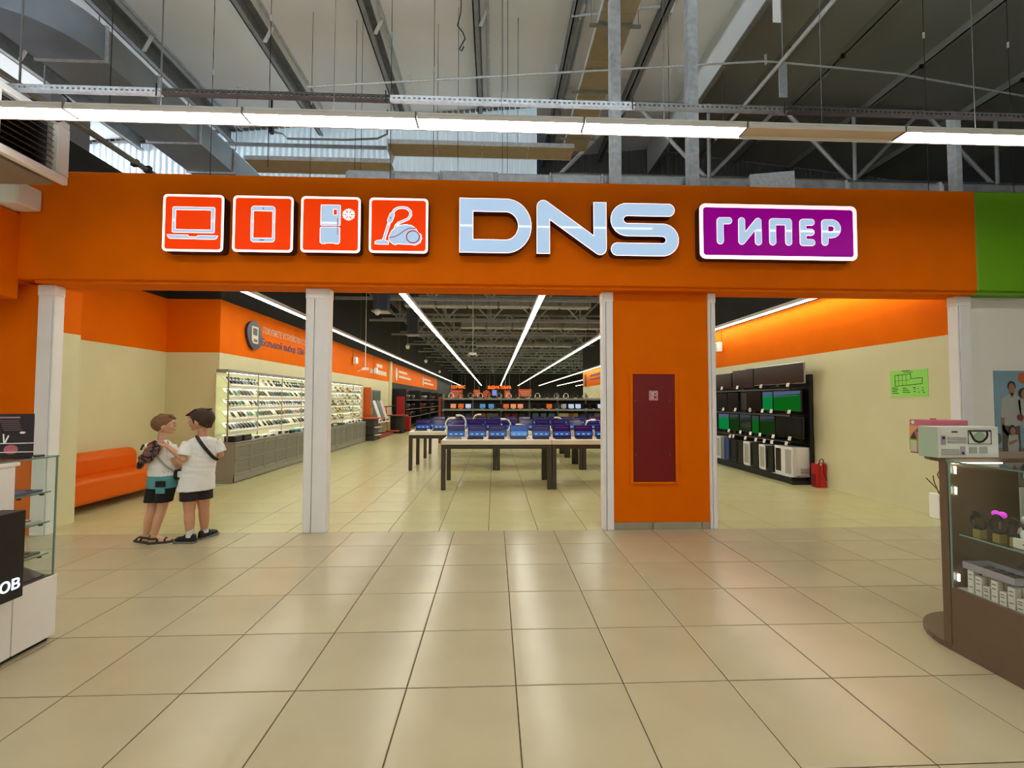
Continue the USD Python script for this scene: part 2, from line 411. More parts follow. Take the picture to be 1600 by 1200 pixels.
for x in (5.85, 6.9, 8.5, 10.6):
    z = zr(x)
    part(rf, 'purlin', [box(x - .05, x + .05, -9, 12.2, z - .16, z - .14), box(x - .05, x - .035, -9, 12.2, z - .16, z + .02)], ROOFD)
    for y in (5.0, 6.6, 8.2, 9.9): part(rf, 'bracket', box(x - .09, x - .02, y, y + .03, z - .2, z - .13), BLACKM)
part(rf, 'ridge_panel', box(RX - .02, RX + .02, -9, 9.43, 7.98, 8.8), ROOF)
part(rf, 'ridge_panel', box(RX - .02, RX + .02, 9.57, 12.2, 7.98, 8.8), ROOF)
for q in ([(-5.63, 7.3, 7.87), (-3.62, 7.2, 8.01)], [(-5.15, 7.3, 6.62), (-3.9, 7.2, 6.64)], [(1.3, 7.3, 8.15), (1.75, 7.2, 8.12)], [(2.3, 7.3, 8.32), (2.8, 7.2, 8.28)]): part(rf, 'bridging_bar', cyl(q[0], q[1], .022, 8), GALVB)
part(rf, 'ridge_edge', box(RX - .03, RX + .05, -9, 12.2, 7.94, 7.98), GALVD)
cx = thing('wall_upper', 'pale corrugated sheet wall with an added glow, high above the shop front', 'wall', kind='structure')
pts = []
for k in range(100):
    x = -12 + k * .13
    pts += [(x, 10.0), (x + .085, 10.0), (x + .095, 9.975), (x + .12, 9.975)]
pts = [p for p in pts if p[0] <= .99]
poly = Polygon(pts + [(pts[-1][0], 10.1), (-12, 10.1)])
sheet = trimesh.creation.extrude_polygon(poly, 3.0, engine='earcut')
v = sheet.vertices.copy(); top = v[:, 2] > 1
v[:, 2] = np.where(top, [zr(x) - .01 for x in v[:, 0]], 6.15); sheet.vertices = v
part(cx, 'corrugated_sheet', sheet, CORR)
part(cx, 'rail', box(-12, .9, 9.93, 9.97, 7.25, 7.32), GALVD)
part(cx, 'sealant', [box(-12 + .13 * k, -12 + .13 * k + .1, 9.93, 9.98, zr(-12 + .13 * k) - .05, zr(-12 + .13 * k) + .0) for k in range(100)], mat('sealant_grey', S(120, 120, 116), .8))
dx = thing('wall_upper', 'dark corrugated wall under the right roof slope', 'wall', kind='structure')
pts = []
for k in range(96):
    x = .9 + k * .13
    pts += [(x, 12.3), (x + .07, 12.3), (x + .085, 12.27), (x + .115, 12.27)]
sheet = trimesh.creation.extrude_polygon(Polygon(pts + [(pts[-1][0], 12.4), (.9, 12.4)]), 3.0, engine='earcut')
v = sheet.vertices.copy(); v[:, 2] = np.where(v[:, 2] > 1, [zr(x) - .01 for x in v[:, 0]], 6.15); sheet.vertices = v
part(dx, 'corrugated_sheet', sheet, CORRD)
sd = thing('wall_upper', 'dark side wall beside the twin pipes above the left end of the fascia', 'wall', kind='structure')
part(sd, 'wall_panel', box(-6.05, -5.95, 5.62, 9.9, 4.19, 5.2), BLACKW)
# outer walls of the mall hall around and behind the viewer
wm = thing('wall_hall', 'outer walls of the mall hall around the viewer, darkened above to cut light', 'wall', kind='structure')
part(wm, 'left_panel', box(-12.1, -12, -9, 10.1, 3, 4.9), HALLD)
part(wm, 'left_panel', box(-12.1, -12, -9, 5.35, 4.9, 7), HALLD)
part(wm, 'left_panel', box(-9.1, -9, -9, 5.7, 0, 3.0), GREYW)
part(wm, 'right_panel', box(12.9, 13, -9, 12.4, 0, 3), GREYW)
part(wm, 'right_panel', box(12.9, 13, -9, 12.4, 3, 8.2), HALLD)
part(wm, 'back_panel', box(-12, 13, -9.1, -9, 0, 3), GREYW)
part(wm, 'back_panel', box(-12, 13, -9.1, -9, 3, 9), HALLD)
part(wm, 'left_ledge', box(-12, -9, -9, 5.0, 2.98, 3.0), HALLD)
wn = thing('window_1', 'added unseen side window far left above the shop front roof space', 'window', kind='structure')  # unseen window, added to light the roof space
part(wn, 'pane', box(-12.06, -12.04, 5.35, 10.1, 4.9, 6.9), emat('added_daylight_pane', (.86, .95, 1.0), DAY))
for k in range(4): part(wn, 'mullion', box(-12.05, -11.98, 5.35 + k * 1.55, 5.42 + k * 1.55, 4.9, 6.9), GALV)
# ================================================================ CEILING SERVICES
# mall linear lamps
def make_lamp(label, group, m, lip=.026):  # far lip deepened to keep lamp light off the fascia
    t = thing('linear_lamp', label, 'ceiling lamp', group=group)
    part(t, 'housing', [box(-.754, .754, -.078, .078, .022, .05, .006), box(-.754, .754, -.078, -.066, -.004, .022), box(-.754, .754, .066, .078, -lip, .022)], WHITE)
    part(t, 'diffuser', box(-.750, .750, -.066, .066, 0, .022), m)
    if m is LAMPM: part(t, 'up_diffuser', box(-.74, .74, -.05, .05, .05, .0535), UPM)  # upward glow added to brighten the roof
    part(t, 'joint', box(.743, .757, -.079, .066, -.012, .051), GALVD)
    part(t, 'hanger', [cyl((0, 0, .05), (0, 0, 2.5), .003, 5)], GALVD)
    return t
lx = [-4.49 + 1.516 * k for k in range(8)]
lamp0 = make_lamp('lit white linear lamp, first from the left in the row before the fascia', 'lamps in the row before the fascia', LAMPM)
move(lamp0, (lx[0], 3.975, 4.1))
for k in range(1, 8):
    if k == 5:
        o = make_lamp('unlit tan linear lamp, the only dark one in the row before the fascia', None, LAMPOFF); move(o, (lx[k], 3.975, 4.1))
    else:
        dup(lamp0, (lx[k], 3.975, 4.1), 0, f'added unseen linear lamp, {ORD[k]} from the left in the row before the fascia')
for r, y in enumerate((1.9, -.2, -2.3, -4.4, -6.5, -8.6)):  # unseen lamp rows, added to light the floor and the front
    for k in range(-1, 8):
        if r == 0 and k == -1: lampb = make_lamp('added unseen linear lamp, first from the left in the first row behind the viewer', 'added lamps above and behind the viewer', LAMPM, .006); move(lampb, (-4.49 - 1.516, y, 4.1)); continue
        dup(lampb, (-4.49 + 1.516 * k, y, 4.1), 0, f'added unseen linear lamp, {nth(k + 1)} from the left in the {nth(r)} row behind the viewer', 'added lamps above and behind the viewer')

# perforated strut rail
def rail(x0, x1, m, label):
    t = thing('strut_rail', label, 'metal rail')
    y, z = 4.33, 4.545
    part(t, 'web', [box(x0, x1, y, y + .004, z + .036, z + .056), box(x0, x1, y, y + .004, z, z + .018)] +
         [box(x0 + .05 * k, x0 + .05 * k + .026, y, y + .004, z + .018, z + .036) for k in range(int((x1 - x0) / .05))], m)
    part(t, 'flange', [box(x0, x1, y + .004, y + .05, z, z + .004), box(x0, x1, y + .004, y + .04, z + .052, z + .056)], m)
    part(t, 'end_bolt', [cyl((x1 - .03, y - .01, z + .028), (x1 - .03, y - .01, z + .09), .006, 6), cyl((x1 - .03, y - .01, z - .03), (x1 - .03, y - .01, z + .03), .006, 6)], BLACKM)
GALVK = mat('dark_strut_steel', S(70, 64, 62), .6, .3, namt=.2, nscale=30)  # darker tone for some rail segments
rail(-6.0, -3.25, GALVB, 'bright perforated strut rail at the far left above the lamps')
rail(-3.24, -1.05, GALVK, 'dark perforated strut rail left of the middle above the lamps')
rail(-1.04, 1.42, GALVB, 'bright perforated strut rail in the middle above the lamps')
rail(1.43, 3.0, GALVD, 'grey perforated strut rail in front of the two steel posts')
rail(3.01, 6.5, GALVK, 'dark perforated strut rail at the far right above the lamps')

# big rectangular duct with bend
du = thing('air_duct', 'large grey rectangular air duct with a curved bend at the upper left', 'air duct')
bend = Polygon([(-5.95, 5.85)] + arc((-5.95, 5.85), .85, 0, -PI / 2, 14))
part(du, 'bend', shift(prism(unary_union([bend, sbox(-5.96, 5.0, -5.94, 5.85)]), .45), (0, 0, 6.0)), mat('duct_bend_blue_sheen', S(156, 168, 184), .28, .6, namt=.15, nscale=1.5), smooth=25)  # bluish colour stands in for daylight reflected on the bend
part(du, 'branch', box(-11.9, -5.95, 5.0, 5.40, 6.0, 6.45), DUCT)
for a, b in ((5.85, 6.75), (6.75, 7.7), (7.7, 8.7), (8.7, 9.93)):
    part(du, 'section', box(-5.95, -5.10, a + .004, b - .004, 6.0, 6.45), DUCT)
for y in (5.85, 6.75, 7.7, 8.7): part(du, 'flange', box(-5.985, -5.07, y - .012, y + .012, 5.975, 6.47), GALV)
part(du, 'hanger_rod', [cyl((x, y, 6.45), (x, y, zr(x)), .008, 6) for x in (-5.99, -5.06) for y in (6.75, 8.7)], GALVD)

# cable trays
def tray(name_label, x0, x1, y0, y1, z, along):
    t = thing('cable_tray', name_label, 'cable tray')
    L = (y1 - y0) if along == 'y' else (x1 - x0)
    n = max(1, round(L / .9))
    for k in range(n):
        a, b = k / n, (k + 1) / n
        if along == 'y': part(t, 'cover_sheet', box(x0 + .012, x1 - .012, y0 + L * a + .003, y0 + L * b - .003, z, z + .012), TRAY)
        else: part(t, 'cover_sheet', box(x0 + L * a + .003, x0 + L * b - .003, y0 + .012, y1 - .012, z, z + .012), TRAY)
    if along == 'y': part(t, 'side_lip', [box(x0, x0 + .012, y0, y1, z - .004, z + .07), box(x1 - .012, x1, y0, y1, z - .004, z + .07)], GALV)
    else: part(t, 'side_lip', [box(x0, x1, y0, y0 + .012, z - .004, z + .07), box(x0, x1, y1 - .012, y1, z - .004, z + .07)], GALVB)
    return t
t = tray('long tan cable tray running overhead between the purlins above the pillar', 1.464, 1.984, 2.5, 9.4, 7.0, 'y')
for y in (5.2, 6.12, 7.5, 8.9): part(t, 'cross_rod', box(1.35, 2.1, y, y + .035, 6.96, 6.996), GALVD)
part(t, 'hanger_rod', [cyl((x, y, 6.98), (x, y, zr(x) - .05), .006, 5) for x in (1.38, 2.07) for y in (6.14, 8.92)], GALVD)
t = tray('tan cross tray with a bright edge in front of the corrugated wall', -1.85, 1.4, 7.59, 8.0, 6.02, 'x')
part(t, 'end_plate', box(-1.87, -1.85, 7.59, 8.0, 5.9, 6.1), GALV)
t = tray('lower tan cross tray left of the middle, near the corrugated wall', -4.6, -1.93, 8.15, 8.64, 5.98, 'x')
part(t, 'corner_gusset', [cyl((-1.93, 8.2, 5.98), (-1.75, 8.0, 6.3), .02, 6)], GALV)

for x0, x1, z1, lab in ((1.518, 1.654, 6.95, 'tall galvanised post above the fascia, left one of the pair over the pillar'), (2.556, 2.690, zr(2.55) - .01, 'tall galvanised post above the fascia, right one of the pair over the pillar'), (6.23, 6.31, 5.49, 'thin short galvanised post above the fascia near the green sign board')):
    t = thing('steel_post', lab, 'steel post')
    zb = 2.93 if x0 < 5 else 4.09
    part(t, 'post', [box(x0, x1, 5.62, 5.632, zb, z1), box(x0, x0 + .012, 5.632, 5.74, zb, z1), box(x1 - .012, x1, 5.632, 5.74, zb, z1)], GALV)
    part(t, 'base_plate', box(x0 - .03, x1 + .03, 5.61, 5.77, zb - .005, zb + .01), GALV)

fd = thing('foil_duct', 'foil-wrapped duct lying along the back of the fascia top', 'duct')
xs = [-1.97, -1.35, -.72, .02, .75, 1.45, 2.9, 3.6, 4.85, 6.2, 7.6, 9.4]
for a, b in zip(xs[:-1], xs[1:]):
    part(fd, 'wrap_section', box(a + .004, b - .004, 5.80, 6.2, 4.25, 4.62 + rnd.uniform(-.01, .012), .03), FOIL)
for a in xs[1:-1]: part(fd, 'tape_band', box(a - .02, a + .02, 5.795, 6.205, 4.24, 4.632, .03), GALVB)
part(fd, 'angled_collar', prism(Polygon([(3.42, 5.70), (3.95, 5.58), (3.98, 5.80), (3.45, 5.80)]), .34), GALVB)
UsdGeom.Xformable(stage.GetPrimAtPath(fd + '/angled_collar')).AddTranslateOp().Set(Gf.Vec3d(0, 0, 4.27))

# lattice girder
lg = thing('lattice_girder', 'bright galvanised lattice girder under the right roof slope', 'girder')
nodes_b, nodes_t = (1.4, 4.73, 8.06, 11.4), (3.06, 6.42, 9.75)
part(lg, 'top_chord', box(1.2, 12.8, 9.45, 9.55, 8.10, 8.2), GALVD)
part(lg, 'bottom_chord', box(1.2, 12.8, 9.45, 9.55, 6.45, 6.55), GALVD)
for k, xt in enumerate(nodes_t):
    for xb in (nodes_b[k], nodes_b[k + 1]): part(lg, 'diagonal', cyl((xt + (.1 if xb > xt else -.1), 9.5, 8.12), (xb, 9.5, 6.5), .045, 10), GALVB, smooth=40)
    part(lg, 'gusset', box(xt - .18, xt + .18, 9.485, 9.515, 8.0, 8.16), GALVB)
for xb in nodes_b[1:]: part(lg, 'vertical', cyl((xb, 9.42, 6.5), (xb, 9.42, 8.15), .04, 10), GALVB, smooth=40)

cp = thing('conduit_pipe', 'thin pale conduit pipe following the roof slope up to the ridge and down again', 'pipe')
part(cp, 'pipe', tube([(-2.99, 7, 6.55), (-1.37, 7, 6.695), (1.4, 7, 6.95), (4.43, 7, 7.221), (4.7, 7, 7.22), (6.75, 7, 7.09), (9, 7, 6.77), (11, 7, 6.5)], .016, 6), GALVB)
part(cp, 'clip', [box(x - .012, x + .012, 6.98, 7.02, z - .03, z + .14) for x, z in ((-1.37, 6.695), (1.0, 6.91), (4.5, 7.2))], GALVB)
hb = thing('hanging_bracket', 'pale flat bracket hanging beside the conduit pipe under the right slope', 'bracket')
part(hb, 'plate', box(4.72, 4.86, 6.99, 7.01, 6.62, 7.20, .004), GALVB)
part(hb, 'rod', cyl((4.79, 7, 7.2), (4.79, 7, zr(4.79)), .008, 6), GALVB)
hs = thing('hanging_tag', 'white strip hanging from the roof at the upper right', 'hanging strip')
part(hs, 'strip', box(3.97, 4.09, 5.99, 6.0, 6.99, 7.55, .004), WHITE)
part(hs, 'rod', cyl((4.03, 6, 7.5), (4.03, 6, zr(4.03)), .006, 5), GALVD)
dp = thing('brace_pipe', 'bright diagonal pipe running lengthways under the right slope', 'pipe')
part(dp, 'pipe', cyl((4.62, 1, 7.05), (4.62, 8.9, 7.05), .035, 10), GALVB, smooth=40)
part(dp, 'hanger', [cyl((4.62, y, 7.05), (4.62, y, zr(4.62)), .007, 5) for y in (2, 5.2, 8.6)], GALVD)
for k, (x, lab) in enumerate(((-5.70, 'upper'), (-5.58, 'lower'))):
    t = thing('wall_pipe', f'{lab} one of two dull pipes running back above the left end of the fascia', 'pipe')
    part(t, 'pipe', cyl((x, 5.0, 5.32 - .05 * k), (x, 9.9, 5.32 - .05 * k), .03, 10), GALVD, smooth=40)
    part(t, 'clamp', [box(x - .05, x + .05, 7.1 + k * .1, 7.16 + k * .1, 5.27 - .05 * k, 5.37 - .05 * k)], BLACKM)

# hanging wires and rods
wires = [(-4.2, 6.6, 4.55), (-3.95, 4.6, 4.6), (-3.0, 7.2, 4.5), (-2.86, 5.6, 4.5), (-2.35, 7.4, 4.5), (-2.25, 7.4, 4.5), (-1.38, 5.8, 4.5), (-.9, 6.4, 4.5), (-.62, 7.3, 4.5), (.12, 6.9, 4.5), (.2, 6.9, 4.5), (.4, 7.6, 6.1), (-1.0, 7.6, 6.1), (3.1, 7.6, 4.5), (5.7, 5.5, 4.3), (7.0, 5.6, 4.3)]
for k, (x, y, z0) in enumerate(sorted(wires, key=lambda q: q[0] / q[1])):
    t = thing('hanger_wire', f'thin dark hanger wire under the mall roof, {nth(k)} from the left', 'wire', (x, y, 0), group='hanger wires under the mall roof')
    part(t, 'wire', cyl((0, 0, z0), (0, 0, zr(x)), .0042, 5), BLACKM)
    part(t, 'turnbuckle', cyl((0, 0, 6.4), (0, 0, 6.48), .013, 6), GALVB)
cb = thing('loose_cable', 'loose black cable curling from the roof right of the middle purlin', 'cable')
part(cb, 'cable', tube([(-.52, 6.6, 8.2), (-.53, 6.6, 7.5), (-.58, 6.6, 7.3), (-.5, 6.6, 7.2), (-.46, 6.6, 7.1), (-.55, 6.62, 6.95), (-.52, 6.6, 6.9), (-.48, 6.6, 6.97)], .009, 6), BLACKM)
jb = thing('junction_box', 'small dark junction box with a drooping cable by the corrugated wall', 'junction box')
part(jb, 'box', box(-4.56, -4.48, 8.9, 9.0, 6.95, 7.2, .01), BLACKM)
part(jb, 'cable', tube([(-4.48, 8.95, 6.98), (-4.3, 8.95, 6.95), (-4.2, 8.95, 6.85), (-3.0, 8.95, 6.86), (-2.4, 8.95, 6.9), (-2.2, 8.95, 7.0), (-2.2, 8.95, 7.5)], .02, 6), GALVD)
part(jb, 'support', box(-4.54, -4.50, 8.94, 8.96, 7.2, zr(-4.54) - .01), BLACKM)

# heater unit at the upper left
ac = thing('fan_heater', 'white framed fan heater with dark louvres at the upper left corner', 'fan heater')
HX = -4.6
part(ac, 'frame', [box(HX - .03, HX + .03, 4.16, 4.86, 3.86, 3.95, .01), box(HX - .03, HX + .03, 4.16, 4.86, 4.46, 4.53, .01), box(HX - .03, HX + .03, 4.73, 4.86, 3.95, 4.46, .005), box(HX - .03, HX + .03, 4.16, 4.2, 3.95, 4.46, .005)], WHITEG)
part(ac, 'casing', box(HX - .7, HX - .12, 4.16, 4.86, 3.86, 4.53, .02), GREYL)
part(ac, 'cavity', box(HX - .12, HX - .1, 4.18, 4.75, 3.93, 4.48), BLACK)
for k in range(8):
    z = 3.98 + k * .062
    part(ac, 'louvre', place(box(-.28, .28, -.035, .035, -.003, .003), (HX - .035, 4.46, z), (0, 1, 0), (-.8, 0, .6)), mat('louvre_brown', S(88, 80, 74), .4, .4))
part(ac, 'hanger', [cyl((HX - .4, y, 4.5), (HX - .4, y, zr(HX - .4)), .01, 6) for y in (4.3, 4.75)], GALVD)
gb = thing('wall_box', 'pale grey box fixed under the heater at the left edge', 'box')
part(gb, 'casing', box(-6.1, -5.22, 4.98, 5.26, 3.73, 3.98, .02), GREYW)
part(gb, 'bracket', box(-5.9, -5.3, 4.93, 4.97, 4.0, 4.03), BLACKM)
gd = thing('duct_stub', 'grey box duct stub at the left edge above the strut rail', 'duct')
part(gd, 'casing', box(-7.0, -6.1, 6.2, 6.8, 4.95, 5.85, .01), mat('stub_grey', S(140, 144, 150), .5, .2))
part(gd, 'rod', cyl((-6.5, 6.5, 5.85), (-6.5, 6.5, zr(-6.5) - .02), .01, 6), GALVD)
for k, (x, lab) in enumerate(((-4.96, 'left one of two black hooked brackets under the strut rail'), (-4.42, 'right one of two black hooked brackets under the strut rail'))):
    t = thing('hook_bracket', lab, 'bracket')
    part(t, 'arm', tube([(x - .3, 4.6, 4.62), (x - .12, 4.6, 4.52), (x - .04, 4.6, 4.42), (x + .04, 4.6, 4.44), (x + .07, 4.6, 4.62), (x, 4.6, 4.68)], .024, 6), BLACKM)

# ---------------------------------------------------------------- shop ceiling: light lines
def light_line(x, y0, y1, label, n):
    t = thing('light_line', label, 'ceiling light')
    L = (y1 - y0) / n
    part(t, 'housing', box(x - .055, x + .055, y0, y1, 3.462, 3.53), WHITE)
    for k in range(n): part(t, 'diffuser', box(x - .05, x + .05, y0 + k * L + .02, y0 + (k + 1) * L - .02, 3.45, 3.462), STRIPM)
    part(t, 'suspension', [cyl((x, y0 + (k + .5) * L, 3.53), (x, y0 + (k + .5) * L, 6.19), .005, 4) for k in range(n) if y0 + (k + .5) * L > 10.2], GALVD)
light_line(-4.36, 5.9, 58, 'light line along the left wall above the phone showcase', 9)
light_line(-1.63, 5.9, 58, 'second light line from the left, above the left edge of the laptop tables', 9)
light_line(.86, 5.9, 58, 'third light line from the left, over the laptop tables', 9)
light_line(3.14, 5.9, 58, 'fourth light line from the left, passing behind the orange pillar', 9)
light_line(5.86, 5.9, 58, 'light line along the top of the right wall above the televisions', 9)
light_line(8.3, 30.2, 58, 'distant light line beyond the end of the right wall, nearest it', 5)
light_line(10.8, 30.2, 58, 'distant light line beyond the end of the right wall, second from it', 5)
light_line(13.3, 30.2, 58, 'distant light line beyond the end of the right wall, farthest from it', 5)

# trusses
TR = mat('truss_steel', S(178, 188, 200), .4, .15, namt=.1)
def make_truss(label, group, y):
    t = thing('roof_truss', label, 'roof truss', (0, y, 0), group=group)
    part(t, 'top_chord', [box(-5.2, 12, -.05, -.01, 5.88, 5.98), box(-5.2, 12, .01, .05, 5.88, 5.98)], TR)
    part(t, 'bottom_chord', [box(-5.2, 12, -.05, -.01, 4.86, 4.95), box(-5.2, 12, .01, .05, 4.86, 4.95)], TR)
    for k in range(9):
        x = -4.9 + k * 1.9
        part(t, 'web_member', [cyl((x, 0, 5.92), (x + .95, 0, 4.92), .042, 6)], TR)
        part(t, 'web_member', [cyl((x + .95, 0, 4.92), (x + 1.9, 0, 5.92), .042, 6)], TR)
        part(t, 'post', box(x + .92, x + .98, -.03, .03, 4.95, 5.88), TR)
    return t
tr0 = make_truss('steel roof truss over the shop, first from the entrance', 'trusses over the shop', 10.6)
TL = ['second', 'third', 'fourth', 'fifth', 'sixth', 'seventh', 'eighth', 'ninth', 'tenth', 'eleventh', 'twelfth']
for k in range(1, 12): dup(tr0, (0, 10.6 + 4.0 * k, 0), 0, f'steel roof truss over the shop, {TL[k-1]} from the entrance')
for k, (y, x0, x1, z, lab) in enumerate(((16.3, -3.3, 3.6, 4.98, 'shiny foil duct crossing the shop ceiling nearest the entrance'), (21.2, -1.6, 7, 5.0, 'foil duct crossing the shop ceiling second from the entrance'), (28.2, -1.2, 5, 4.98, 'foil duct crossing the shop ceiling third from the entrance'), (40.2, -1, 4, 4.98, 'foil duct crossing the shop ceiling farthest from the entrance'))):
    t = thing('ceiling_duct', lab, 'duct')
    n = int((x1 - x0) / 1.15); L = (x1 - x0) / n
    for i in range(n): part(t, 'section', box(x0 + i * L + .01, x0 + (i + 1) * L - .01, y - .2, y + .2, z, z + .36, .04), FOIL)
    part(t, 'rod', [cyl((x, y, z + .3), (x, y, 6.15), .01, 5) for x in (x0 + .4, x1 - .4)], GALVD)
for k in range(9):
    y = 12.6 + k * 4
    solo('roof_tie', f'thin steel tie beam between shop roof trusses, {nth(k)} from the entrance', 'steel beam', box(-5.2, 12, y - .03, y + .03, 5.3, 5.38), TR, group='tie beams above the shop')
# square column-like dark duct boxes at the upper left of the shop
for k, (x, y, z) in enumerate(((-3.6, 14.2, 4.4), (-3.4, 18.6, 4.3))):
    t = thing('duct_drop', ('nearer' if k == 0 else 'farther') + ' blue-grey duct drop hanging left in the shop ceiling', 'duct')
    part(t, 'casing', box(x - .22, x + .22, y - .2, y + .2, z, 6.19, .01), mat('duct_blue_grey', S(92, 106, 128), .4, .4))
    part(t, 'collar', box(x - .26, x + .26, y - .24, y + .24, z - .04, z), GALV)
# pendant detectors
for k, (x, y, z) in enumerate(((-3.15, 12.0, 3.95), (-3.2, 16.5, 3.55), (-3.3, 21.5, 3.45), (-3.3, 27, 3.3))):
    t = thing('pendant_detector', f'small white pendant detector over the left aisle, {ORD[k]} from the entrance', 'detector', (x, y, z))
    part(t, 'cord', cyl((0, 0, .05), (0, 0, 6.19 - z), .01, 5), GALVD)
    part(t, 'head', lathe([(.0, -.1), (.05, -.08), (.085, 0), (.06, .06), (0, .07)], 12), WHITE, smooth=40)
t = thing('access_point', 'white ceiling access point on a thin rod over the tables', 'access point', (-.77, 16, 3.2))
part(t, 'body', box(-.14, .14, -.1, .1, 0, .09, .02), WHITEG); part(t, 'antenna', [cyl((s * .12, 0, -.05), (s * .2, 0, 0), .01, 5) for s in (-1, 1)], WHITEG); part(t, 'rod', cyl((0, 0, .09), (0, 0, 2.99), .015, 6), WHITE)
t = thing('hanging_label', 'small white hanging label on a thin rod above the left aisle', 'hanging label', (-4.02, 14, 2.5))
part(t, 'plate', box(-.1, .1, -.02, .02, 0, .09, .006), WHITEG); part(t, 'rod', cyl((0, 0, .09), (0, 0, 3.7), .012, 6), WHITE); part(t, 'arm', cyl((-.1, 0, .04), (-.24, 0, -.04), .008, 5), WHITE)
# ================================================================ FASCIA SIGNS
SIGNW = mat('sign_face_white', S(70, 92, 112), .04, emit=S(180, 206, 232), es=.92)
SIGNE = mat('sign_edge_white', S(235, 215, 215), .4, spec=.2, emit=S(255, 232, 236), es=.9)
SIGNO = mat('sign_face_orange', S(190, 44, 0), .4, spec=.1, emit=S(246, 62, 0), es=.72)
SIGNP = mat('sign_face_purple', S(120, 0, 112), .4, spec=.12, emit=S(134, 0, 124), es=.8)
SIGNL = mat('sign_line_purple', S(150, 60, 80), .3, emit=S(170, 70, 90), es=.5)
SIGNB = mat('sign_box_side', S(60, 30, 34), .5)
YS = 5.145                    # front plane of the sign faces
def flat(poly, x, z, depth=.004, y=YS): return place(prism(poly, depth), (x, y, z), *FRONT)

def icon_box(x0, x1, z0, z1, label):
    t = thing('light_box_sign', label, 'sign', (0, 0, 0))
    w, h = x1 - x0, z1 - z0
    part(t, 'casing', flat(rrect(0, 0, w, h, .05), x0, z0, FY - YS, FY - .0005), SIGNB)
    ring = rrect(0, 0, w, h, .05).difference(rrect(.028, .028, w - .028, h - .028, .03))
    part(t, 'border', flat(ring, x0, z0, .006), SIGNE)
    part(t, 'face', flat(rrect(.028, .028, w - .028, h - .028, .03), x0, z0, .003), SIGNO)
    return t, w, h, x0, z0

def pic(t, name, poly, w, h, x0, z0, m, lift=.006):
    part(t, name, flat(affinity.scale(poly, w, h, origin=(0, 0)), x0, z0, lift, YS - .002), m)

def both(t, name, poly, w, h, x0, z0):
    """a pictogram: white edge with the bluish white face inside it"""
    pic(t, name, poly, w, h, x0, z0, SIGNE, .004)
    inner = poly.buffer(-.013)
    if inner.area > 1e-4: pic(t, name + '_face', inner, w, h, x0, z0, SIGNW, .0055)

# laptop
t, w, h, x0, z0 = icon_box(-3.785, -3.105, 3.262, 3.925, 'orange light box sign with a white laptop pictogram')
both(t, 'laptop_screen', rrect(.155, .325, .857, .785, .03).difference(sbox(.215, .39, .79, .722)), w, h, x0, z0)
both(t, 'laptop_base', Polygon([(.072, .297), (.42, .294), (.44, .266), (.56, .266), (.58, .292), (.916, .288), (.895, .235), (.86, .212), (.125, .218), (.09, .245)]), w, h, x0, z0)
# phone
t, w, h, x0, z0 = icon_box(-3.005, -2.322, 3.268, 3.925, 'orange light box sign with a white mobile phone pictogram')
both(t, 'phone_frame', rrect(.297, .173, .70, .823, .06).difference(sbox(.345, .257, .652, .726)), w, h, x0, z0)
pic(t, 'phone_camera', Point(.503, .775).buffer(.012), w, h, x0, z0, SIGNL, .009)
pic(t, 'home_bar', rrect(.45, .206, .53, .222, .008), w, h, x0, z0, SIGNL, .009)
# fridge
t, w, h, x0, z0 = icon_box(-2.238, -1.556, 3.274, 3.932, 'orange light box sign with a white fridge and snowflake pictogram')
both(t, 'fridge_upper', rrect(.327, .478, .665, .858, .02).difference(sbox(.548, .68, .60, .77)), w, h, x0, z0)
both(t, 'fridge_lower', unary_union([rrect(.32, .165, .66, .462, .03), sbox(.35, .152, .42, .17), sbox(.57, .152, .64, .17)]), w, h, x0, z0)
pic(t, 'fridge_handle', unary_union([sbox(.613, .32, .622, .615), sbox(.32, .464, .665, .476)]), w, h, x0, z0, SIGNL, .009)
fl_ = []
for k in range(6):
    a = math.radians(60 * k + 30); d = np.array([math.cos(a), math.sin(a)]); c = np.array([.80, .685])
    fl_.append(LineString([c, c + d * .098]).buffer(.013))
    for s in (-.7, .7):
        e = np.array([math.cos(a + s), math.sin(a + s)])
        fl_.append(LineString([c + d * .05, c + d * .05 + e * .05]).buffer(.013))
pic(t, 'snowflake', unary_union(fl_), w, h, x0, z0, SIGNE)
# vacuum cleaner
t, w, h, x0, z0 = icon_box(-1.459, -.776, 3.281, 3.932, 'orange light box sign with a white vacuum cleaner pictogram')
V = lambda *pts: [((x - 853) / 607, (722 - y) / 594) for x, y in pts]
both(t, 'nozzle', unary_union([Polygon(V((918, 626), (918, 604), (940, 590), (990, 583), (1040, 590), (1055, 608), (1052, 628))).buffer(.01)]), w, h, x0, z0)
both(t, 'wand', unary_union([LineString(V((1005, 585), (1058, 400))).buffer(.028), LineString(V((1066, 372), (1088, 312))).buffer(.048)]), w, h, x0, z0)
hp = V((1090, 300), (1110, 260), (1145, 236), (1190, 228), (1240, 236), (1275, 268), (1280, 310), (1255, 350), (1205, 375), (1155, 398), (1130, 425), (1122, 460))
both(t, 'hose', LineString(hp).buffer(.025, quad_segs=8), w, h, x0, z0)
body = Polygon(V((1060, 585), (1062, 540), (1085, 490), (1120, 450), (1170, 425), (1230, 415), (1290, 425), (1330, 455), (1355, 500), (1385, 520), (1392, 560), (1375, 605), (1330, 630), (1290, 625), (1140, 620), (1130, 630), (1100, 620))).buffer(.012)
both(t, 'vacuum_body', body, w, h, x0, z0)
c = V((1305, 545))[0]
pic(t, 'wheel_ring', Point(c).buffer(.118).difference(Point(c).buffer(.098)), w, h, x0, z0, SIGNL, .009)
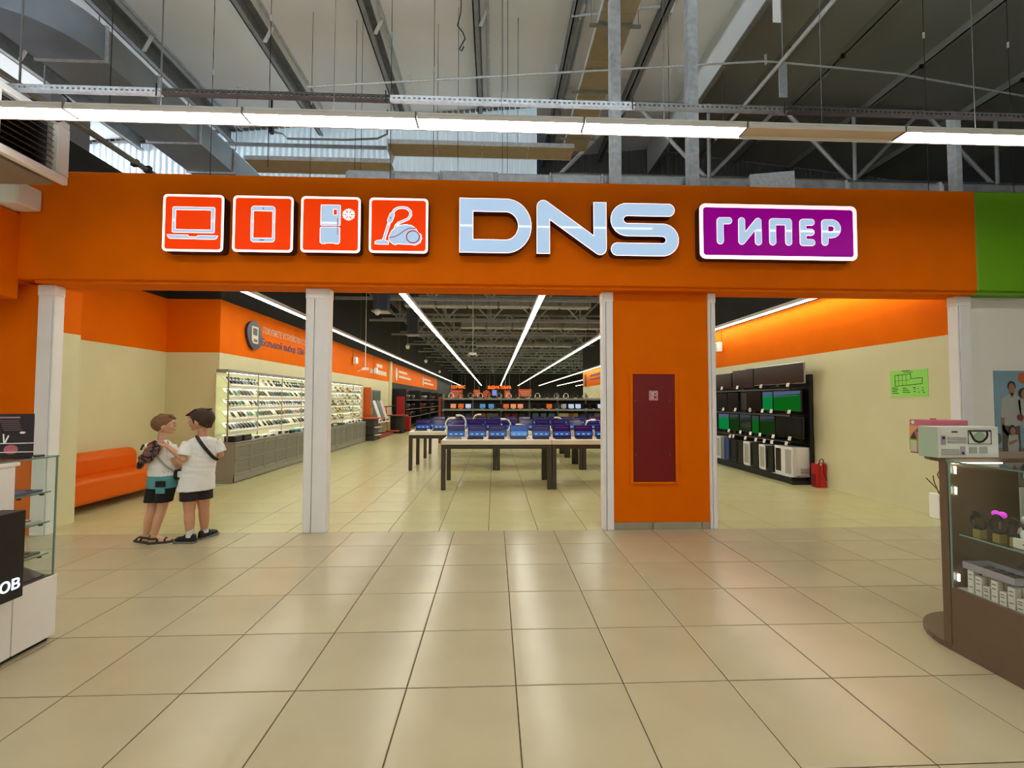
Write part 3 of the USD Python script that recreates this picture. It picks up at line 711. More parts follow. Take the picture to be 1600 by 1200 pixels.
pic(t, 'body_line', LineString(V((1065, 556), (1110, 550), (1160, 525), (1210, 485), (1260, 455), (1330, 452))).buffer(.007), w, h, x0, z0, SIGNL, .009)
pic(t, 'switch', Point(V((1072, 345))[0]).buffer(.012), w, h, x0, z0, SIGNL, .009)

# the three big letters
def letter(name, poly, x, z, label):
    t = thing(name, label, 'sign letter')
    part(t, 'casing', flat(poly, x, z, FY - YS - .0, FY - .0005), SIGNB)
    part(t, 'edge', flat(poly.difference(poly.buffer(-.009, join_style=2)), x, z, .008), SIGNE)
    part(t, 'face', flat(poly.buffer(-.009, join_style=2), x, z, .006), SIGNW)
kx, kz = .001818, .001795
L = lambda pts, xo, zo: [((x - xo) * kx, (zo - y) * kz) for x, y in pts]
D = unary_union([sbox(0, 0, .545, .652), ell(.545, .326, .306, .326)]).difference(unary_union([sbox(.165, .163, .545, .489), ell(.545, .326, .143, .163)]))
letter('sign_letter', D, -.414, 3.300, 'big white letter D on the orange fascia')
n_ = L([(568, 410), (568, 95)] + [(612 - 43 * math.cos(a), 94 - 43 * math.sin(a)) for a in np.linspace(0, 2.2, 8)] + [(940, 280), (940, 58), (1028, 58), (1028, 368)] +
       [(985 + 43 * math.cos(a), 370 + 43 * math.sin(a)) for a in np.linspace(0, 2.2, 8)] + [(656, 185), (656, 410)], 568, 412)
letter('sign_letter', Polygon(n_).buffer(0), .494, 3.297, 'big white letter N on the orange fascia')
sp = [(1437, 108), (1164, 108)] + [(1164 - 67.5 * math.sin(a), 175.5 - 67.5 * math.cos(a)) for a in np.linspace(.2, PI - .2, 10)] + [(1164, 243), (1397, 243)] + \
     [(1397 + 66 * math.sin(a), 309 - 66 * math.cos(a)) for a in np.linspace(.2, PI - .2, 10)] + [(1397, 375), (1098, 375)]
sl = LineString(L(sp, 1052, 419)).buffer(.0795, quad_segs=10)
letter('sign_letter', sl, 1.374, 3.292, 'big white letter S on the orange fascia')

# purple board
t = thing('light_box_sign', 'purple light box sign reading ГИПЕР with a white border', 'sign')
bx, bz, bw, bh = 2.452, 3.272, 1.95, .672
part(t, 'casing', flat(rrect(0, 0, bw, bh, .075), bx, bz, FY - YS, FY - .0005), SIGNB)
part(t, 'border', flat(rrect(0, 0, bw, bh, .075).difference(rrect(.047, .047, bw - .047, bh - .047, .035)), bx, bz, .007), SIGNE)
part(t, 'face', flat(rrect(.047, .047, bw - .047, bh - .047, .035), bx, bz, .003), SIGNP)
G = lambda *p: [((x - 78) / 1443 * bw, (552 + (x - 78) / 1443 * 28 - y) / 503 * bh) for x, y in p]
rB = .0425
hy = arc((1285, 283), 55, -PI / 2, PI / 2, 8)
glyphs = [('Г', LineString(G((265, 392), (265, 209), (343, 209)))), ('И', LineString(G((460, 210), (460, 396), (609, 215), (611, 402)))),
          ('П', LineString(G((742, 403), (742, 218), (888, 220), (888, 406)))),
          ('Е', LineString(G((1098, 224), (1020, 224), (1020, 409), (1100, 410))).union(LineString(G((1020, 315), (1095, 316))))),
          ('Р', LineString(G((1222, 408), (1222, 229), (1280, 229))).union(LineString(G(*hy))).union(LineString(G((1285, 338), (1222, 338)))))]
for ch, ln in glyphs:
    poly = ln.buffer(rB, quad_segs=8)
    part(t, 'letter', flat(poly, bx, bz, .010, YS), SIGNE)
    part(t, 'letter_face', flat(poly.buffer(-.007), bx, bz, .0125, YS), SIGNW)

# ================================================================ FIRE CABINET, PILLAR
t = thing('fire_cabinet', 'dark red fire hose cabinet door set in the orange pillar', 'fire cabinet')
ya = 5.412
part(t, 'frame', [box(1.672, 1.712, ya - .022, ya + .01, .548, 1.918, .006), box(2.238, 2.278, ya - .022, ya + .01, .548, 1.918, .006), box(1.712, 2.238, ya - .022, ya + .01, 1.9, 1.918, .004), box(1.712, 2.238, ya - .022, ya + .01, .548, .578, .006)], ORANGE)
part(t, 'door', box(1.714, 2.236, ya - .012, ya + .005, .58, 1.898, .004), DRED)
for x in (1.742, 2.172):
    for z in (.912, 1.574): part(t, 'fastener', cyl((x, ya - .018, z), (x, ya - .01, z), .011, 10), mat('fastener_brown', S(120, 90, 76), .4, .6))
part(t, 'sign_plate', box(1.915, 2.022, ya - .0145, ya - .0115, 1.58, 1.695), mat('sign_white', S(226, 214, 212), .5))
sg = mat('sign_red', S(170, 14, 20), .5)
part(t, 'sign_symbol', [flat(unary_union([sbox(.008, .008, .099, .107).difference(sbox(.016, .016, .091, .099)), sbox(.055, .022, .086, .052), Point(.07, .075).buffer(.014), sbox(.026, .024, .034, .09), sbox(.026, .052, .055, .058)]), 1.915, 1.58, .001, ya - .0145)], sg)

# ================================================================ WALL LETTERING
TXW = mat('lettering_white', S(216, 200, 176), .5)
TXP = mat('lettering_dark_purple', S(70, 30, 70), .5)
t = thing('wall_lettering', 'white and dark purple lettering about SIM cards on the left orange band', 'lettering')
part(t, 'upper_line', text('ПОКУПАЕТЕ УСТРОЙСТВО С 3G/4G?', .145, (-5.248, 10.22, 3.085), LEFTW, width=2.72), TXW)
part(t, 'lower_line', text('Большой выбор SIM-карт', .165, (-5.248, 10.18, 2.80), LEFTW, bold=True, width=2.85), TXP)
t = thing('wall_badge', 'dark blue egg-shaped badge with a SIM card picture on the left orange band', 'badge')
egg = Polygon([(.30 + .30 * math.cos(a) * (1 - .22 * math.sin(a) * math.cos(a)) - .0, .31 + .31 * math.sin(a)) for a in np.linspace(0, 2 * PI, 36)[:-1]])
part(t, 'plate', place(prism(egg, .06), (-5.25, 9.5, 2.66), *LEFTW), mat('badge_blue', S(42, 48, 72), .4), smooth=30)
card = Polygon([(.16, .50), (.42, .50), (.42, .13), (.22, .13), (.16, .20)])
part(t, 'sim_card', place(prism(card, .006), (-5.19, 9.5, 2.66), *LEFTW), TXW)
part(t, 'chip', place(prism(rrect(.21, .31, .37, .46, .02), .006), (-5.185, 9.5, 2.66), *LEFTW), mat('badge_grey', S(70, 76, 80), .5))
part(t, 'card_text', text('SIM', .055, (-5.183, 9.72, 2.83), LEFTW, bold=True, width=.15), mat('badge_grey', S(70, 76, 80), .5))
# farther lettering, too small to read: bars
def bars(name, label, x, frame, items, m=TXW):
    t = thing(name, label, 'lettering')
    for a, b, z0, z1 in items:
        if frame is LEFTW: part(t, 'line', box(x, x + .006, a, b, z0, z1), m)
        else: part(t, 'line', box(x - .006, x, a, b, z0, z1), m)
    return t
bars('wall_lettering', 'two short white lines of lettering on the left band before the pilaster', -5.25, LEFTW, [(20.0, 21.0, 3.05, 3.2), (19.0, 21.8, 2.72, 2.92)])
for k, (y, n) in enumerate(((23.6, 4.5), (32.5, 6))):
    t = bars('wall_lettering', f'white emblem with two faint lines on the left band past the pilaster, {"nearer" if k == 0 else "farther"} one', -5.25, LEFTW, [(y + 1, y + n * .75, 3.08, 3.2), (y + 1, y + n, 2.8, 2.92)])
    part(t, 'emblem', place(prism(ell(.25, .35, .25, .36), .05), (-5.25, y, 2.6), *LEFTW), TXW)
t = bars('wall_lettering', 'badge and two lines on the orange band at the far end of the right wall', 6.05, RIGHTW, [(25.0, 27.6, 3.05, 3.18), (24.4, 27.6, 2.82, 2.92)], TXP)
part(t, 'emblem', place(prism(ell(.28, .36, .28, .4), .05), (6.05, 29.3, 2.55), *RIGHTW), mat('badge_blue', S(42, 48, 72), .4))

t = thing('wall_notice', 'bright green evacuation plan sheet on the right cream wall', 'notice')
GN = mat('green_paper_glow', S(150, 226, 92), .5, emit=S(150, 226, 92), es=.04); INK = mat('ink_dark_green', S(44, 90, 22), .6)  # paper sheet with a faint glow put into its colour
part(t, 'sheet', box(6.044, 6.0495, 5.93, 6.515, 1.638, 2.03), GN)
N = lambda poly: place(prism(poly, .0012), (6.0438, 6.515, 1.638), *RIGHTW)
part(t, 'plan_outline', [N(LineString([(.08, .32), (.20, .325), (.33, .335), (.335, .265), (.51, .27), (.50, .185), (.26, .17), (.08, .16), (.08, .32)]).buffer(.0045))], INK)
part(t, 'plan_rooms', [N(LineString([(.14 + .06 * k, .165), (.14 + .06 * k, .32)]).buffer(.0025)) for k in range(3)] + [N(LineString([(.09, .24), (.33, .245)]).buffer(.0025))], INK)
part(t, 'heading', [N(sbox(.19, .375, .33, .385)), N(sbox(.22, .355, .37, .363))], INK)
part(t, 'legend_mark', [N(sbox(a, b, a + w_, b + .011)) for a, b, w_ in ((.03, .13, .09), (.03, .105, .1), (.03, .08, .08), (.03, .05, .1), (.2, .12, .06), (.2, .09, .1), (.2, .06, .12), (.36, .125, .05), (.38, .10, .02), (.43, .11, .02), (.5, .12, .02), (.37, .07, .03), (.44, .06, .02), (.5, .085, .025), (.51, .055, .03))], INK)

for x, y, z, lab, wl_ in ((-5.25, 16.65, 2.9, 'white wall speaker on the left orange band past the shutter post', 1), (-5.25, 19.5, 2.72, 'small white wall sensor farther along the left orange band', 1), (6.05, 11.5, 2.86, 'white tilted motion sensor on the right orange band above the televisions', -1)):
    t = thing('wall_sensor', lab, 'wall sensor')
    s = wl_
    part(t, 'body', rbox(min(x + s * .03, x + s * .17), max(x + s * .03, x + s * .17), y - .1, y + .1, z, z + .26, .03), WHITEG, smooth=30)
    part(t, 'bracket', box(x, x + s * .05, y - .03, y + .03, z + .04, z + .14), STEEL)
    part(t, 'cable', cyl((x + s * .008, y, z + .2), (x + s * .008, y, 3.46), .008, 5), mat('cable_brown', S(150, 60, 10), .6))
# ================================================================ SOFA
t = thing('sofa', 'orange leatherette sofa bench with a bolster back along the niche wall', 'sofa')
part(t, 'seat', rbox(-6.2, -5.6, 6.06, 8.15, .115, .46, .06), LEATHER, smooth=40)
bk = Manifold.hull(Manifold.batch_boolean([Manifold.sphere(.13, 24).translate((-6.07, y, z)) for y in (6.2, 7.62) for z in (.5, .66)], m3.OpType.Add))
part(t, 'back', bk, LEATHER, smooth=40)
for x in (-6.12, -5.68):
    for y in (6.16, 8.05): part(t, 'leg', cyl((x, y, 0), (x, y, .13), .026, 12), STEEL, smooth=40)

# ================================================================ SHOWCASES ALONG THE LEFT WALL
def showcase(label, y0, L=1.06):
    t = thing('showcase', label, 'showcase', (0, y0, 0), group='lit showcases along the left wall')
    xf, xb = -4.85, -5.245
    part(t, 'base_cabinet', [box(xb, xf - .012, .0, L, .04, .745), box(xb, xf - .04, 0, L, 0, .04)], GREYL)
    part(t, 'worktop', box(xb, xf + .004, 0, L, .745, .765, .004), GREYL)
    for k in range(2):
        a, b = .012 + k * L / 2, (k + 1) * L / 2 - .006
        d = part(t, 'door', [box(xf - .012, xf, a, b, .14, .19), box(xf - .012, xf, a, b, .69, .735), box(xf - .012, xf, a, a + .03, .19, .69), box(xf - .012, xf, b - .03, b, .19, .69), box(xf - .012, xf, a, b, .43, .45)], GREYL)
        part(d, 'slat', [box(xf - .02, xf - .006, a + .03, b - .03, .197 + .041 * i, .225 + .041 * i) for i in range(12)], LOUVRE)
    part(t, 'plinth', box(xf - .03, xf - .004, 0, L, .03, .135), GREYL)
    part(t, 'back_panel', box(xb, xb + .012, 0, L, .765, 2.15), mat('showcase_back', S(232, 230, 200), .5))
    part(t, 'header', box(xb, -5.0, 0, L, 2.09, 2.15, .006), GREYL)
    part(t, 'side_frame', [box(-5.02, -5.0, 0, .018, .765, 2.09), box(xb, -5.0, 0, .006, .765, .78)], GREYL)
    part(t, 'end_glass', box(xb, -5.02, 0, .006, .78, 2.09), GLASS)
    for z in (1.83, 1.61, 1.40, 1.18, .95):
        s = part(t, 'shelf', place(box(0, L, 0, .225, 0, .008), (-5.005, .003, z), (0, 1, 0), (-.60, 0, .80)), mat('shelf_cream', S(236, 232, 200), .4))
        part(s, 'price_rail', box(-5.008, -5.0, .004, L - .004, z - .045, z + .018), mat('price_rail', S(240, 238, 214), .4))
        part(s, 'led_strip', box(-5.10, -5.07, .01, L - .01, z - .05, z - .044), CASELED)
    part(t, 'led_strip', box(-5.05, -5.03, .01, L - .01, 2.075, 2.09), CASELED)
    return t
sc0 = showcase('lit grey showcase of phones, first along the left wall from the entrance', 8.56)
for k in range(1, 8): dup(sc0, (0, 8.56 + 1.06 * k, 0), 0, f'lit grey showcase along the left wall, {ORD[k]} from the entrance')

# phones on sloping stands
STANDM = mat('phone_stand_white', S(238, 236, 220), .4)
SL = ((0, 1, 0), (-.60, 0, .80))
def make_phone(col, word, small=False):
    t = thing('display_phone', word, 'phone')
    part(t, 'stand', place(box(-.054, .054, 0, .215, .0, .006), (0, 0, 0), *SL), STANDM)
    b = part(t, 'phone', place(box(-.041, .041, .05, .208, .006, .018, .003), (0, 0, 0), *SL), mat('phone_' + col[0], col[1], .15))
    part(b, 'screen', place(box(-.036, .036, .06, .198, .018, .019), (0, 0, 0), *SL), mat('phone_screen_' + col[0], col[2], .1))
    part(t, 'price_card', place(box(-.03, .03, .002, .035, .006, .009), (0, 0, 0), *SL), mat('card_white', S(245, 244, 236), .5))
    return t
cols = [('black', S(22, 22, 26), S(30, 34, 40)), ('white', S(214, 216, 216), S(90, 104, 120)), ('green', S(110, 190, 150), S(60, 130, 104)), ('blue', S(70, 90, 130), S(40, 60, 96)), ('dark_grey', S(60, 62, 62), S(16, 18, 20)), ('orange', S(212, 120, 70), S(140, 70, 40))]
SHN = ['top', 'second', 'third', 'fourth', 'lowest']
protos = {}
DIRN = np.array([.6, 0, .8])
for r, z in enumerate((1.83, 1.61, 1.40, 1.18, .95)):
    y = 8.70; k = 0
    while y < 12.55:
        if rnd.random() < .90:
            c = rnd.choices(range(6), (9, 4, 1.2, 2.2, 6, .6))[0]
            w_ = cols[c][0].replace('_', ' ')
            lab = f'{w_} phone on a white stand, {SHN[r]} showcase shelf, {nth(k)} from the near end'; k += 1
            grp = f'{w_} phones on the {SHN[r]} showcase shelf'
            loc = (-5.005 + .006, y, z + .008)
            if c not in protos:
                protos[c] = make_phone(cols[c], lab); move(protos[c], loc); tag(protos[c], lab, 'phone', grp)
            else: dup(protos[c], loc, 0, lab, grp)
        y += .118 if rnd.random() < .88 else .17
# accessory boxes in the farther showcases
ACC = [mat('pack_white', S(230, 230, 214), .5), mat('pack_dark', S(50, 52, 50), .5), mat('pack_grey', S(150, 152, 140), .5), mat('pack_yellow', S(226, 178, 40), .5)]
ACN = ['white', 'dark', 'grey', 'yellow']
aproto = {}
for r, z in enumerate((1.83, 1.61, 1.40, 1.18, .95)):
    y = 12.75; k = 0
    while y < 16.85:
        c = rnd.choices(range(4), (6, 3, 3, .8))[0]
        lab = f'{ACN[c]} accessory pack, {SHN[r]} shelf of the farther showcases, {nth(k)} past the white post'; k += 1; grp = f'{ACN[c]} packs on the {SHN[r]} farther shelf'
        loc = (-5.0, y, z + .008)
        if c not in aproto:
            tt = thing('accessory_pack', lab, 'accessory pack', group=grp)
            part(tt, 'pack', place(box(-.09, .09, 0, .17, 0, .04, .004), (0, 0, 0), *SL), ACC[c])
            part(tt, 'label_panel', place(box(-.06, .06, .04, .12, .04, .042), (0, 0, 0), *SL), ACC[(c + 2) % 4])
            move(tt, loc); aproto[c] = tt
        else: dup(aproto[c], loc, 0, lab, grp)
        y += rnd.uniform(.2, .26)
# gadgets on the showcase worktops
gw = [mat('gadget_white', S(226, 226, 222), .35), mat('gadget_black', S(24, 24, 24), .35), mat('gadget_teal', S(70, 160, 150), .35)]
gi = 0
for y in np.arange(8.75, 16.8, .33):
    c = 1 if y < 9.15 else (2 if 11.2 < y < 11.5 else (0 if rnd.random() < .68 else 1))
    h_ = .12 if y < 9.15 else rnd.uniform(.05, .12); w_ = rnd.uniform(.1, .15)
    lab = {0: 'white gadget on the showcase worktop', 1: 'black gadget on the showcase worktop', 2: 'teal gadget on the showcase worktop'}[c] + f', {nth(gi)} from the near end'
    gi += 1
    tt = thing('gadget', lab, 'gadget', (0, 0, 0), group='gadgets on the showcase worktops')
    part(tt, 'body', box(-5.1, -4.9, y - w_, y + w_, .765, .765 + h_, .012), gw[c])
    part(tt, 'front_panel', box(-4.901, -4.897, y - w_ * .7, y + w_ * .7, .765 + h_ * .25, .765 + h_ * .75), gw[1 if c != 1 else 0] if c != 1 else DKGREY)

# ---------------------------------------------------------------- orange stand, tables and shelving further along the left wall
t = thing('display_stand', 'tall orange sided display stand with boards at the end of the showcases', 'display stand')
part(t, 'side_board', box(-5.24, -4.95, 18.05, 18.12, 0, 2.08, .01), mat('stand_orange', S(206, 84, 20), .45))
part(t, 'back_board', box(-5.24, -5.2, 18.12, 20.6, .2, 2.0), mat('stand_poster', S(120, 130, 120), .5))
for k, (y0, y1, z0, z1, c) in enumerate(((18.3, 19.1, 1.2, 1.95, S(60, 120, 150)), (18.3, 19.2, .95, 1.25, S(200, 176, 40)), (19.3, 20.4, 1.3, 1.95, S(70, 90, 60)))):
    part(t, 'poster', box(-5.2, -5.185, y0, y1, z0, z1), mat(f'poster_{k}', c, .5))
part(t, 'shelf', box(-5.2, -4.75, 18.12, 20.6, .6, .64), WHITEG)
part(t, 'base', box(-5.24, -4.6, 18.05, 20.6, 0, .1), mat('stand_red_base', S(150, 50, 30), .5))
for k in range(3):
    c = (S(222, 222, 216), S(90, 96, 104), S(210, 190, 180))[k]
    tt = thing('skate_board', ('white', 'grey', 'pale pink')[k] + ' board leaning on the orange display stand', 'board')
    part(tt, 'deck', place(prism(rrect(-.12, 0, .12, .95, .11), .03), (-4.72 - .0 * k, 18.7 + .55 * k, .66), (.25, .97, 0), (-.35, .1, .93)), mat(f'board_{k}', c, .3))
    part(tt, 'wheel', cyl((-4.70, 18.66 + .55 * k, .72), (-4.70, 18.76 + .55 * k, .72), .03, 8), BLACK)
t = thing('display_table', 'low dark display table with orange top beside the orange stand', 'table')
part(t, 'top', box(-5.1, -4.4, 17.25, 17.95, .84, .88, .006), mat('stand_orange', S(206, 84, 20), .45))
part(t, 'body', box(-5.05, -4.6, 17.3, 17.9, 0, .84), DKGREY)
part(t, 'shelf', [box(-5.05, -4.45, 17.3, 17.9, z, z + .02) for z in (.2, .5)], WHITEG)
t = thing('display_table', 'round black demonstration table before the black shelving on the left', 'table')
part(t, 'top', lathe([(0, .82), (.5, .82), (.52, .84), (.5, .86), (0, .86)], 20, (-4.6, 21.4, 0)), mat('table_orange_top', S(140, 60, 26), .4), smooth=30)
part(t, 'body', lathe([(0, 0), (.34, 0), (.34, .82), (0, .82)], 16, (-4.6, 21.4, 0)), BLACKM, smooth=30)
for k, (y, c, lab) in enumerate(((20.95, S(210, 96, 30), 'orange and white electric scooter standing before the cream wall'), (21.9, S(190, 190, 190), 'pale electric scooter behind the orange one'))):
    tt = thing('scooter', lab, 'scooter'); cm = mat(f'scooter_{k}', c, .35)
    part(tt, 'stem', cyl((-4.95, y, .2), (-5.05, y + .05, 1.25), .035, 8), cm); part(tt, 'handlebar', cyl((-5.2, y, 1.25), (-4.8, y + .1, 1.28), .02, 8), BLACK)
    part(tt, 'deck', box(-5.0, -4.4, y - .08, y + .08, .1, .16, .02), cm); [part(tt, 'wheel', cyl((x, y - .02, .09), (x, y + .02, .09), .09, 12), BLACK) for x in (-4.95, -4.35)]
t = thing('banner_stand', 'tall narrow red banner stand next to the pilaster', 'banner stand')
part(t, 'panel', box(-4.95, -4.55, 22.75, 22.85, .1, 1.75), mat('banner_red', S(160, 16, 20), .5)); part(t, 'foot', box(-5.0, -4.5, 22.6, 23.0, 0, .1), BLACKM); part(t, 'counter', box(-4.9, -4.2, 22.4, 22.7, 0, .75), mat('banner_red', S(160, 16, 20), .5))
def black_shelving(k, y0):
    t = thing('shelving_unit', f'black shelving unit with dark goods on the left wall, {ORD[k]} past the pilaster', 'shelving', (0, y0, 0), group='black shelving along the left wall')
    part(t, 'back', box(-5.24, -5.2, 0, 4.4, 0, 2.15), BLACKM)
    for y in (0, 4.36): part(t, 'side', box(-5.2, -4.55, y, y + .04, 0, 2.15), BLACKM)
    for z in (.15, .62, 1.05, 1.55): part(t, 'shelf', box(-5.2, -4.55, .04, 4.36, z, z + .03), mat('shelf_dark', S(40, 40, 40), .4))
    part(t, 'price_rail', [box(-4.55, -4.54, .04, 4.36, z, z + .035) for z in (.62, 1.05, 1.55)], mat('rail_grey', S(130, 130, 126), .5))
    return t
bs0 = black_shelving(0, 23.2)
for k in range(1, 4): dup(bs0, (0, 23.2 + 4.45 * k, 0), 0, f'black shelving unit with dark goods on the left wall, {ORD[k]} past the pilaster')
gm = [mat('goods_red', S(150, 30, 22), .4), mat('goods_silver', S(160, 160, 160), .35, .4), mat('goods_dark', S(46, 42, 44), .5), mat('goods_orange', S(190, 84, 30), .5)]
gn = ['red', 'silver', 'dark', 'orange']; gp = {}
for u in range(3):
    for z, zn in ((.65, 'second'), (1.08, 'third'), (1.58, 'top')):
        for i in range(5):
            j = u * 5 + i
            c = rnd.choice((0, 1, 2, 2, 3)); loc = (-4.85, 23.6 + 4.45 * u + .8 * i + rnd.uniform(-.1, .1), z)
            lab = f'{gn[c]} power tool on the {zn} shelf of the black shelving, {nth(j)} from the near end'; grp = f'{gn[c]} tools on the {zn} black shelf'
            if c not in gp:
                gp[c] = thing('power_tool', lab, 'power tool', group=grp)
                part(gp[c], 'body', [box(-.12, .12, -.18, .1, .16, .28, .03), box(-.05, .05, -.06, .02, .04, .18, .01)], gm[c])
                part(gp[c], 'battery', box(-.08, .08, -.1, .08, 0, .06, .01), BLACK)
                part(gp[c], 'chuck', cyl((0, .1, .22), (0, .2, .22), .03, 8), STEEL); move(gp[c], loc)
            else: dup(gp[c], loc, rnd.uniform(-.4, .4), lab, grp)
# ================================================================ LAPTOP TABLES
LEGM = mat('table_leg_dark', S(62, 58, 50), .45)
def make_table(label, group):
    t = thing('display_table', label, 'table', group=group)
    part(t, 'top', box(.0, 1.955, 0, 1.05, .79, .87, .006), TABLET)
    part(t, 'apron', [box(.02, 1.935, .02, .05, .715, .79), box(.02, 1.935, 1.0, 1.03, .715, .79), box(.02, .05, .05, 1.0, .715, .79), box(1.905, 1.935, .05, 1.0, .715, .79)], LEGM)
    for x in (.002, 1.878):
        for y in (.012, .955): part(t, 'leg', box(x, x + .075, y, y + .08, 0, .79, .004), LEGM)
    return t
tb0 = make_table('white topped display table with dark legs, nearest row, left one', 'laptop display tables')
move(tb0, (-.925, 7.84, 0))
pos = [(1.035, 7.84, 'nearest row, right one beside the orange pillar'), (-1.9, 10.0, 'second row, left one'), (.06, 10.0, 'second row, middle one'), (2.02, 10.0, 'second row, right one'),
       (-1.9, 12.1, 'third row, left one'), (.06, 12.1, 'third row, middle one'), (2.02, 12.1, 'third row, right one')]
for x, y, lab in pos: dup(tb0, (x, y, 0), 0, f'white topped display table with dark legs, {lab}')

NAVY = mat('laptop_screen_navy', S(8, 14, 60), .15, emit=S(12, 26, 104), es=.35)
BLUE = mat('laptop_screen_blue', S(20, 60, 120), .15, emit=S(40, 104, 190), es=.4)
PALEB = mat('laptop_screen_pale', S(70, 110, 160), .15, emit=S(100, 150, 225), es=.45)
ICON = mat('laptop_icon_glow', S(90, 150, 190), .2, emit=S(120, 190, 235), es=.5)
TAGW = mat('price_tag_white', S(236, 232, 226), .5)
def make_laptop(label, body, bg, group):
    t = thing('laptop', label, 'laptop', group=group)
    part(t, 'base', box(-.17, .17, 0, .23, 0, .016, .004), body)
    part(t, 'keyboard', box(-.15, .15, .09, .2, .016, .0175), BLACK)
    fr = ((1, 0, 0), (0, .27, .963))
    lid = part(t, 'screen_lid', place(box(-.17, .17, 0, .235, -.008, 0, .003), (0, .232, .012), *fr), body)
    part(lid, 'display', place(box(-.157, .157, .016, .222, 0, .0012), (0, .232, .012), *fr), bg)
    part(lid, 'wallpaper_band', place(prism(unary_union([rrect(-.157, .035, .157, .115, .03)]), .0018), (0, .232, .012), *fr), BLUE if bg is not BLUE else PALEB)
    part(lid, 'icon_row', place(prism(unary_union([ell(x, .065, .028, .014) for x in (-.095, 0, .095)]), .0024), (0, .232, .012), *fr), ICON)
    part(lid, 'top_line', place(box(-.13, .13, .185, .192, .001, .002), (0, .232, .012), *fr), mat('screen_red_line', S(130, 40, 90), .3, emit=S(160, 50, 110), es=.3))
    part(t, 'price_tag', place(box(-.035, .035, 0, .05, -.001, .001), (.155, -.02, 0), (1, 0, 0), (0, .3, .95)), TAGW)
    return t
lp = {}
def laptop(x, y, label, v, group):
    if v not in lp:
        lp[v] = make_laptop(label, (STEEL if v == 1 else DKGREY if v == 2 else BLACK), (NAVY, NAVY, BLUE, NAVY)[v], group); move(lp[v], (x, y, .87))
    else: dup(lp[v], (x, y, .87), rnd.uniform(-.04, .04), label, group)
xs1 = [-.70, -.31, .07, .47, .88, 1.28, 1.67, 2.06, 2.45]
for k, x in enumerate(xs1): laptop(x, 8.03, f'open laptop with a blue screen on the nearest table row, {ORD[k]} from the left', (1, 0, 3, 2, 0, 0, 0, 0, 0)[k], 'laptops on the nearest table row')
xs2 = [-1.64, -1.24, -.83, -.44, -.04, .36, .76, 1.15, 1.54, 1.93, 2.36, 2.78]
for k, x in enumerate(xs2): laptop(x, 10.2, f'open laptop with a blue screen on the second table row, {ORD[k]} from the left', rnd.choice((0, 0, 0, 3, 1)), 'laptops on the second table row')
for k, x in enumerate([v + .1 for v in xs2]): laptop(x, 12.3, f'open laptop with a blue screen on the third table row, {ORD[k]} from the left', rnd.choice((0, 0, 3)), 'laptops on the third table row')
# a second line of laptops behind, on the far halves of the tables
for k, x in enumerate([v + .05 for v in xs2]): laptop(x, 10.72, f'open laptop at the back of the second table row, {ORD[k]} from the left', rnd.choice((0, 0, 3)), 'laptops at the back of the second table row')

# white gooseneck lamps
GW = mat('gooseneck_white', S(236, 234, 226), .35)
gl = [(-1.02, 10.16, 'left'), (-.72, 10.18, 'second'), (-.08, 10.52, 'third'), (.56, 8.42, 'nearest, middle of the front table'), (.9, 8.5, 'small'), (.30, 10.1, 'fifth'), (2.18, 10.1, 'right'), (1.85, 12.5, 'far right'), (-.5, 12.5, 'far left')]
for k, (x, y, w_) in enumerate(gl):
    s = -1 if k % 2 else 1; h_ = (.30, .36, .2, .24, .12, .28, .26, .22, .3)[k]
    t = thing('gooseneck_lamp', f'white curved gooseneck lamp among the laptops, {w_} one', 'lamp', (x, y, .87), group='white gooseneck lamps on the laptop tables')
    part(t, 'base', lathe([(0, 0), (.05, 0), (.045, .018), (0, .02)], 14), GW, smooth=30)
    part(t, 'neck', tube([(0, 0, .01), (-.06 * s, 0, h_ * .25), (-.08 * s, 0, h_ * .6), (-.03 * s, 0, h_ * .9), (.05 * s, 0, h_)], .018, 8), GW, smooth=50)
    part(t, 'head', rbox(min(.04 * s, .15 * s), max(.04 * s, .15 * s), -.025, .025, h_ - .03, h_ + .02, .018), GW, smooth=40)
# white connector blocks between the laptops
for k, (x, y) in enumerate(((1.08, 8.35), (1.48, 8.35), (.27, 8.35), (-.5, 8.3), (1.86, 8.35))):
    t = thing('security_block', f'white security block between the laptops of the nearest row, {ORD[k]}', 'security block', (x, y, .87))
    part(t, 'block', box(-.04, .04, -.03, .03, 0, .06, .008), TAGW); part(t, 'holder', box(-.03, .03, -.005, .005, .06, .14, .002), TAGW)

# ================================================================ GONDOLA WITH TABLETS AND BAGS
t = thing('gondola', 'grey shelf gondola of tablets and bags across the aisle behind the laptop tables', 'shelving')
for x in (-1.9, -.80, .27, 1.34, 2.42, 3.5, 4.6): part(t, 'post', box(x - .035, x + .035, 16.75, 16.82, 0, 1.80, .004), mat('post_grey', S(140, 138, 128), .5))
part(t, 'side_panel', box(-2.02, -1.94, 16.3, 16.9, 0, 1.7), mat('gondola_rust', S(130, 50, 30), .5))
for z, d in ((1.62, .35), (1.22, .5), (.3, .55)):
    part(t, 'shelf', box(-1.9, 4.6, 16.8 - d, 16.8, z, z + .03), mat('shelf_grey', S(110, 110, 104), .5))
    part(t, 'price_rail', box(-1.9, 4.6, 16.8 - d - .01, 16.8 - d, z - .04, z + .03), mat('gondola_rail', S(128, 130, 118), .5))
part(t, 'back_panel', box(-1.9, 4.6, 16.8, 16.83, .1, 1.6), BLACKM)
tcol = {'orange': emat('tablet_orange', S(240, 150, 96), .9), 'blue': emat('tablet_blue', S(90, 150, 200), .8), 'pale': emat('tablet_pale', S(190, 210, 240), .9), 'off': mat('tablet_off', S(14, 14, 18), .15), 'amber': emat('tablet_amber', S(226, 104, 30), .9)}
